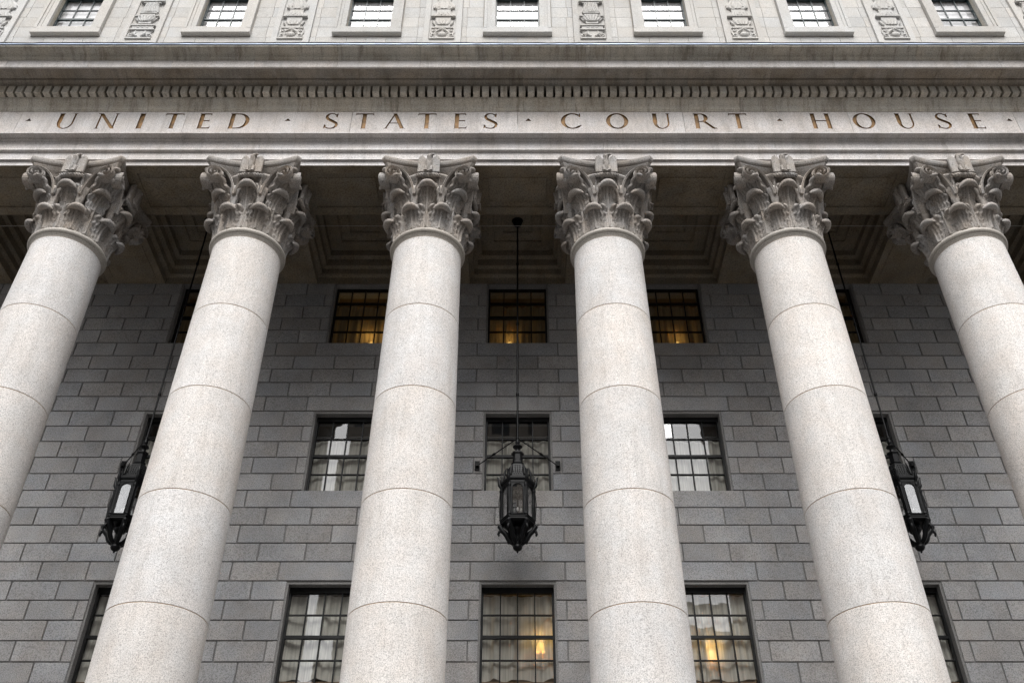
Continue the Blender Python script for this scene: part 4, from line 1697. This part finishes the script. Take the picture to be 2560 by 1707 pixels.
def make_lantern(cx):
    z0 = 8.55
    root = thing('hanging_lantern', '', 'lantern', (cx, YL, z0), 'bronze lanterns hung in the portico')
    at = lambda z=0: (cx, YL, z)
    GT, GB = 10.10, 9.26           # glass
    # rod and hook
    m = LM()
    m.tube([(0, 0, 11.05), (0, 0, 18.0)], 0.024, 8)
    for z in (12.3, 14.4, 16.4):
        m.lathe([(0.024, z), (0.04, z + .02), (0.04, z + .08), (0.024, z + .10)], 10)
    place('suspension_rod', m.mesh('suspension_rod', 'lantern_metal'), root, at())
    m = LM()
    m.lathe([(0.03, 17.80), (0.09, 17.84), (0.13, 17.92), (0.12, 18.0), (0.16, 18.02)], 16)
    place('ceiling_hook', m.mesh('ceiling_hook', 'lantern_metal'), root, at())
    # crown: knob, dish, neck
    m = LM()
    m.lathe([(0.024, 11.20), (0.045, 11.17), (0.03, 11.14), (0.03, 11.10), (0.05, 11.07), (0.06, 11.03), (0.045, 10.97), (0.03, 10.95), (0.03, 10.93),
             (0.10, 10.91), (0.115, 10.885), (0.10, 10.865), (0.06, 10.85), (0.055, 10.76), (0.08, 10.74), (0.085, 10.72)], 20)
    place('crown_finial', m.mesh('crown_finial', 'lantern_metal'), root, at())
    m = LM()
    hexloft(m, [(0.13, 10.51), (0.15, 10.525), (0.15, 10.54), (0.115, 10.55), (0.118, 10.69), (0.15, 10.705), (0.15, 10.735), (0.08, 10.74)])
    for k in range(6):
        a = radians(60 * k)
        for dz in (0.57, 0.67):
            m.ball((0.108 * cos(a), 0.108 * sin(a), 10.0 + dz), 0.014, 6, 4)
    place('neck', m.mesh('neck', 'lantern_metal'), root, at())
    # dome with pierced scales
    m = LM()
    hexloft(m, [(0.345, 10.27), (0.345, 10.285), (0.29, 10.295), (0.26, 10.33), (0.25, 10.38), (0.235, 10.43), (0.20, 10.48), (0.155, 10.51), (0.12, 10.52)])
    for r_, z_, n_ in ((0.26, 10.33, 28), (0.254, 10.36, 28), (0.246, 10.39, 26), (0.236, 10.42, 24), (0.218, 10.45, 22)):
        for k in range(n_):
            a = 2 * pi * (k + 0.5 * (int(z_ * 100) % 2)) / n_
            rr = r_ * cos(radians(30)) / cos((a - radians(30) + radians(30)) % radians(60) - radians(30))
            m.ball((rr * cos(a), rr * sin(a), z_), (0.017, 0.017, 0.012), 6, 4)
    place('dome', m.mesh('dome', 'lantern_metal'), root, at())
    # cornice with palmette horns on the corners
    m = LM()
    hexloft(m, [(0.37, 10.11), (0.38, 10.13), (0.38, 10.17), (0.40, 10.18), (0.415, 10.21), (0.415, 10.235), (0.385, 10.245), (0.385, 10.27), (0.34, 10.275)])
    place('cornice', m.mesh('cornice', 'lantern_metal'), root, at())
    mh = LM()
    mh.tube([(0.37, 0, 10.12), (0.42, 0, 10.20), (0.425, 0, 10.27), (0.45, 0, 10.33), (0.475, 0, 10.345)], [0.03, 0.04, 0.034, 0.02, 0.006], 8)
    mh.tube([(0.36, 0, 10.26), (0.375, 0, 10.33), (0.40, 0, 10.355)], [0.03, 0.02, 0.005], 8)
    mh.tube([(0.32, 0, 10.30), (0.30, 0, 10.40), (0.26, 0, 10.47)], [0.025, 0.03, 0.01], 8)
    mh = mh.mesh('horn', 'lantern_metal')
    # body: corner posts, arched panels, glass
    mp = LM()
    mp.tube([(0.372, 0, 9.16), (0.372, 0, 10.12)], 0.033, 8)
    mp.lathe([(0.045, 9.24), (0.05, 9.26), (0.035, 9.30)], 8, 0.372, 0, 0)
    mp.lathe([(0.035, 10.00), (0.05, 10.05), (0.045, 10.08)], 8, 0.372, 0, 0)
    mp.tube([(0.40, 0, 9.20), (0.425, 0, 9.7), (0.40, 0, 10.05)], [0.008, 0.012, 0.008], 6)
    mp = mp.mesh('corner_post', 'lantern_metal')
    pn = LM()                       # panel in the plane y = -apothem
    ap = 0.372 * cos(radians(30))
    hw, ghw = 0.18, 0.112
    archz = GT - 0.135
    outer = []
    inner = []
    N = 12
    # strips on both sides and the arch
    pn.box(-hw, -ghw, -ap - 0.012, -ap + 0.012, 9.20, archz)
    pn.box(ghw, hw, -ap - 0.012, -ap + 0.012, 9.20, archz)
    pn.box(-ghw, ghw, -ap - 0.012, -ap + 0.012, 9.20, GB)
    for k in range(N):
        a0_, a1_ = pi * k / N, pi * (k + 1) / N
        p = [(ghw * cos(a0_), archz + ghw * sin(a0_)), (ghw * cos(a1_), archz + ghw * sin(a1_))]

        def outp(a):
            c_, s_ = cos(a), sin(a)
            t = min(hw / abs(c_) if abs(c_) > 1e-6 else 9, (10.12 - archz) / s_ if s_ > 1e-6 else 9)
            return (t * c_, archz + t * s_)
        q = [outp(a1_), outp(a0_)]
        pn.prism([p[1], p[0], q[1], q[0]], -ap - 0.012, -ap + 0.012)
    # raised frame mouldings
    rim = [(-ghw - .012, GB), (-ghw - .012, archz)] + [((ghw + .012) * cos(pi - pi * k / 14), archz + (ghw + .012) * sin(pi - pi * k / 14)) for k in range(1, 14)] + [(ghw + .012, archz), (ghw + .012, GB), (-ghw - .012, GB)]
    pn.tube([(x, -ap - 0.016, z) for x, z in rim], 0.012, 6)
    sq = [(-hw + .015, 9.225), (-hw + .015, 10.105), (hw - .015, 10.105), (hw - .015, 9.225), (-hw + .015, 9.225)]
    pn.tube([(x, -ap - 0.014, z) for x, z in sq], 0.010, 4)
    pn = pn.mesh('panel', 'lantern_metal')
    gm = LM()
    poly = [(-ghw, GB), (ghw, GB), (ghw, archz)] + [(ghw * cos(pi * k / 12), archz + ghw * sin(pi * k / 12)) for k in range(1, 12)] + [(-ghw, archz)]
    gm.prism(poly, -ap - 0.003, -ap + 0.003)
    gm = gm.mesh('glass_pane', 'lantern_glass')
    # lower cornice
    m = LM()
    hexloft(m, [(0.33, 9.04), (0.36, 9.06), (0.40, 9.09), (0.40, 9.12), (0.385, 9.13), (0.385, 9.16), (0.40, 9.17), (0.40, 9.19), (0.36, 9.20)])
    place('base_cornice', m.mesh('base_cornice', 'lantern_metal'), root, at())
    # curling brackets that gather in the pendant
    mk = LM()
    mk.tube([(0.38, 0, 9.07), (0.385, 0, 9.01), (0.34, 0, 8.95), (0.28, 0, 8.905), (0.24, 0, 8.86), (0.215, 0, 8.80), (0.155, 0, 8.745), (0.10, 0, 8.715), (0.04, 0, 8.715)],
            [0.05, 0.054, 0.052, 0.058, 0.058, 0.052, 0.046, 0.04, 0.03], 8)
    mk.tube([(0.36, 0, 8.97), (0.41, 0, 8.93), (0.43, 0, 8.885), (0.415, 0, 8.855), (0.395, 0, 8.875)], [0.03, 0.032, 0.028, 0.018, 0.01], 8)
    mk.ball((0.405, 0, 9.03), (0.05, 0.05, 0.045), 8, 6)
    mk.tube([(0.28, 0, 9.04), (0.22, 0, 8.99), (0.20, 0, 8.92), (0.225, 0, 8.86)], [0.02, 0.022, 0.02, 0.012], 7)
    mk = mk.mesh('scroll_bracket', 'lantern_metal')
    for k in range(6):
        r = (0, 0, radians(60 * k))
        place('horn', mh, root, at(), rot=r)
        place('corner_post', mp, root, at(), rot=r)
        place('scroll_bracket', mk, root, at(), rot=r)
        r = (0, 0, radians(60 * k))
        pan = place('panel', pn, root, at(), rot=r)
        place('glass_pane', gm, root, at(), rot=r)
    m = LM()
    m.lathe([(0.0, 9.05), (0.12, 9.04), (0.14, 8.99), (0.12, 8.93), (0.07, 8.89), (0.05, 8.86), (0.06, 8.82), (0.04, 8.78), (0.035, 8.70)], 18)
    place('boss', m.mesh('boss', 'lantern_metal'), root, at())
    m = LM()
    m.lathe([(0.05, 8.72), (0.11, 8.70), (0.115, 8.685), (0.09, 8.675), (0.105, 8.65), (0.105, 8.62), (0.08, 8.58), (0.04, 8.555), (0.02, 8.55), (0.025, 8.53), (0.015, 8.51), (0.001, 8.505)], 20)
    place('pendant', m.mesh('pendant', 'lantern_metal'), root, at())
    # two tiers of candle bulbs
    m = LM()
    m.tube([(0, 0, 9.2), (0, 0, 9.95)], 0.022, 8)
    for z in (9.374, 9.89):
        for k in range(6):
            a = 2 * pi * k / 6 + 0.5
            m.tube([(0, 0, z - .03), (0.075 * cos(a), 0.075 * sin(a), z - .05), (0.095 * cos(a), 0.095 * sin(a), z)], 0.010, 6)
            m.tube([(0.095 * cos(a), 0.095 * sin(a), z), (0.095 * cos(a), 0.095 * sin(a), z + 0.07)], 0.014, 6)
    place('bulb_holder', m.mesh('bulb_holder', 'lantern_metal'), root, at())
    mbulb = MB()
    mbulb.lathe([(0.012, 0), (0.024, 0.03), (0.022, 0.055), (0.008, 0.095)], 10)
    mbulb = mbulb.mesh('bulb', 'frosted_bulb')
    for z in (9.50, 9.925):
        for k in range(6):
            a = 2 * pi * k / 6 + 0.5
            place('bulb', mbulb, root, (cx + 0.0855 * cos(a), YL + 0.0855 * sin(a), z))
    # stays to the wall
    for s in (-1, 1):
        m = MB()
        A = Vector((0, 0, 11.315))
        B = Vector((s * 0.91, W - YL - 0.06, 11.365))
        m.tube([A, B], 0.013, 6)
        C = A.lerp(B, 0.58)
        dv = (B - A).normalized()
        m.tube([C - dv * 0.07, C - dv * 0.03, C + dv * 0.03, C + dv * 0.07], [0.014, 0.03, 0.03, 0.014], 8)
        place('stay', m.mesh('stay', 'lantern_metal'), root, at())
        m = MB()
        m.box(s * 0.91 - 0.055, s * 0.91 + 0.055, W - YL - 0.075, W - YL - 0.03, 11.25, 11.48)
        m.box(s * 0.91 - 0.035, s * 0.91 + 0.035, W - YL - 0.13, W - YL - 0.075, 11.32, 11.41)
        place('wall_bracket', m.mesh('wall_bracket', 'lantern_metal'), root, at())
    return root


l0 = make_lantern(0)
l1 = copy_tree(l0, None, (-8, YL, 8.55))
l2 = copy_tree(l0, None, (8, YL, 8.55))
l0['label'] = 'black bronze lantern hanging in full view between the two middle columns'
l1['label'] = 'black bronze lantern half hidden by the column at left'
l2['label'] = 'black bronze lantern half hidden by the column at right'

# ------------------------------------------------------------------ thin cable across the portico
m = MB()
zc = zat(565, YB + 0.12)
pts = [(x, 0, -0.012 * (1 - ((x % 4) - 2) ** 2 / 4)) for x in [-14 + 0.5 * k for k in range(57)]]
m.tube(pts, 0.005, 6)
plain('cable_steel', (0.45, 0.44, 0.42), 0.5, 0.3)
thing('cable', 'thin pale cable strung across the portico behind the capitals', 'cable', (0, YB + 0.12, zc), mesh=m.mesh('cable', 'cable_steel'))
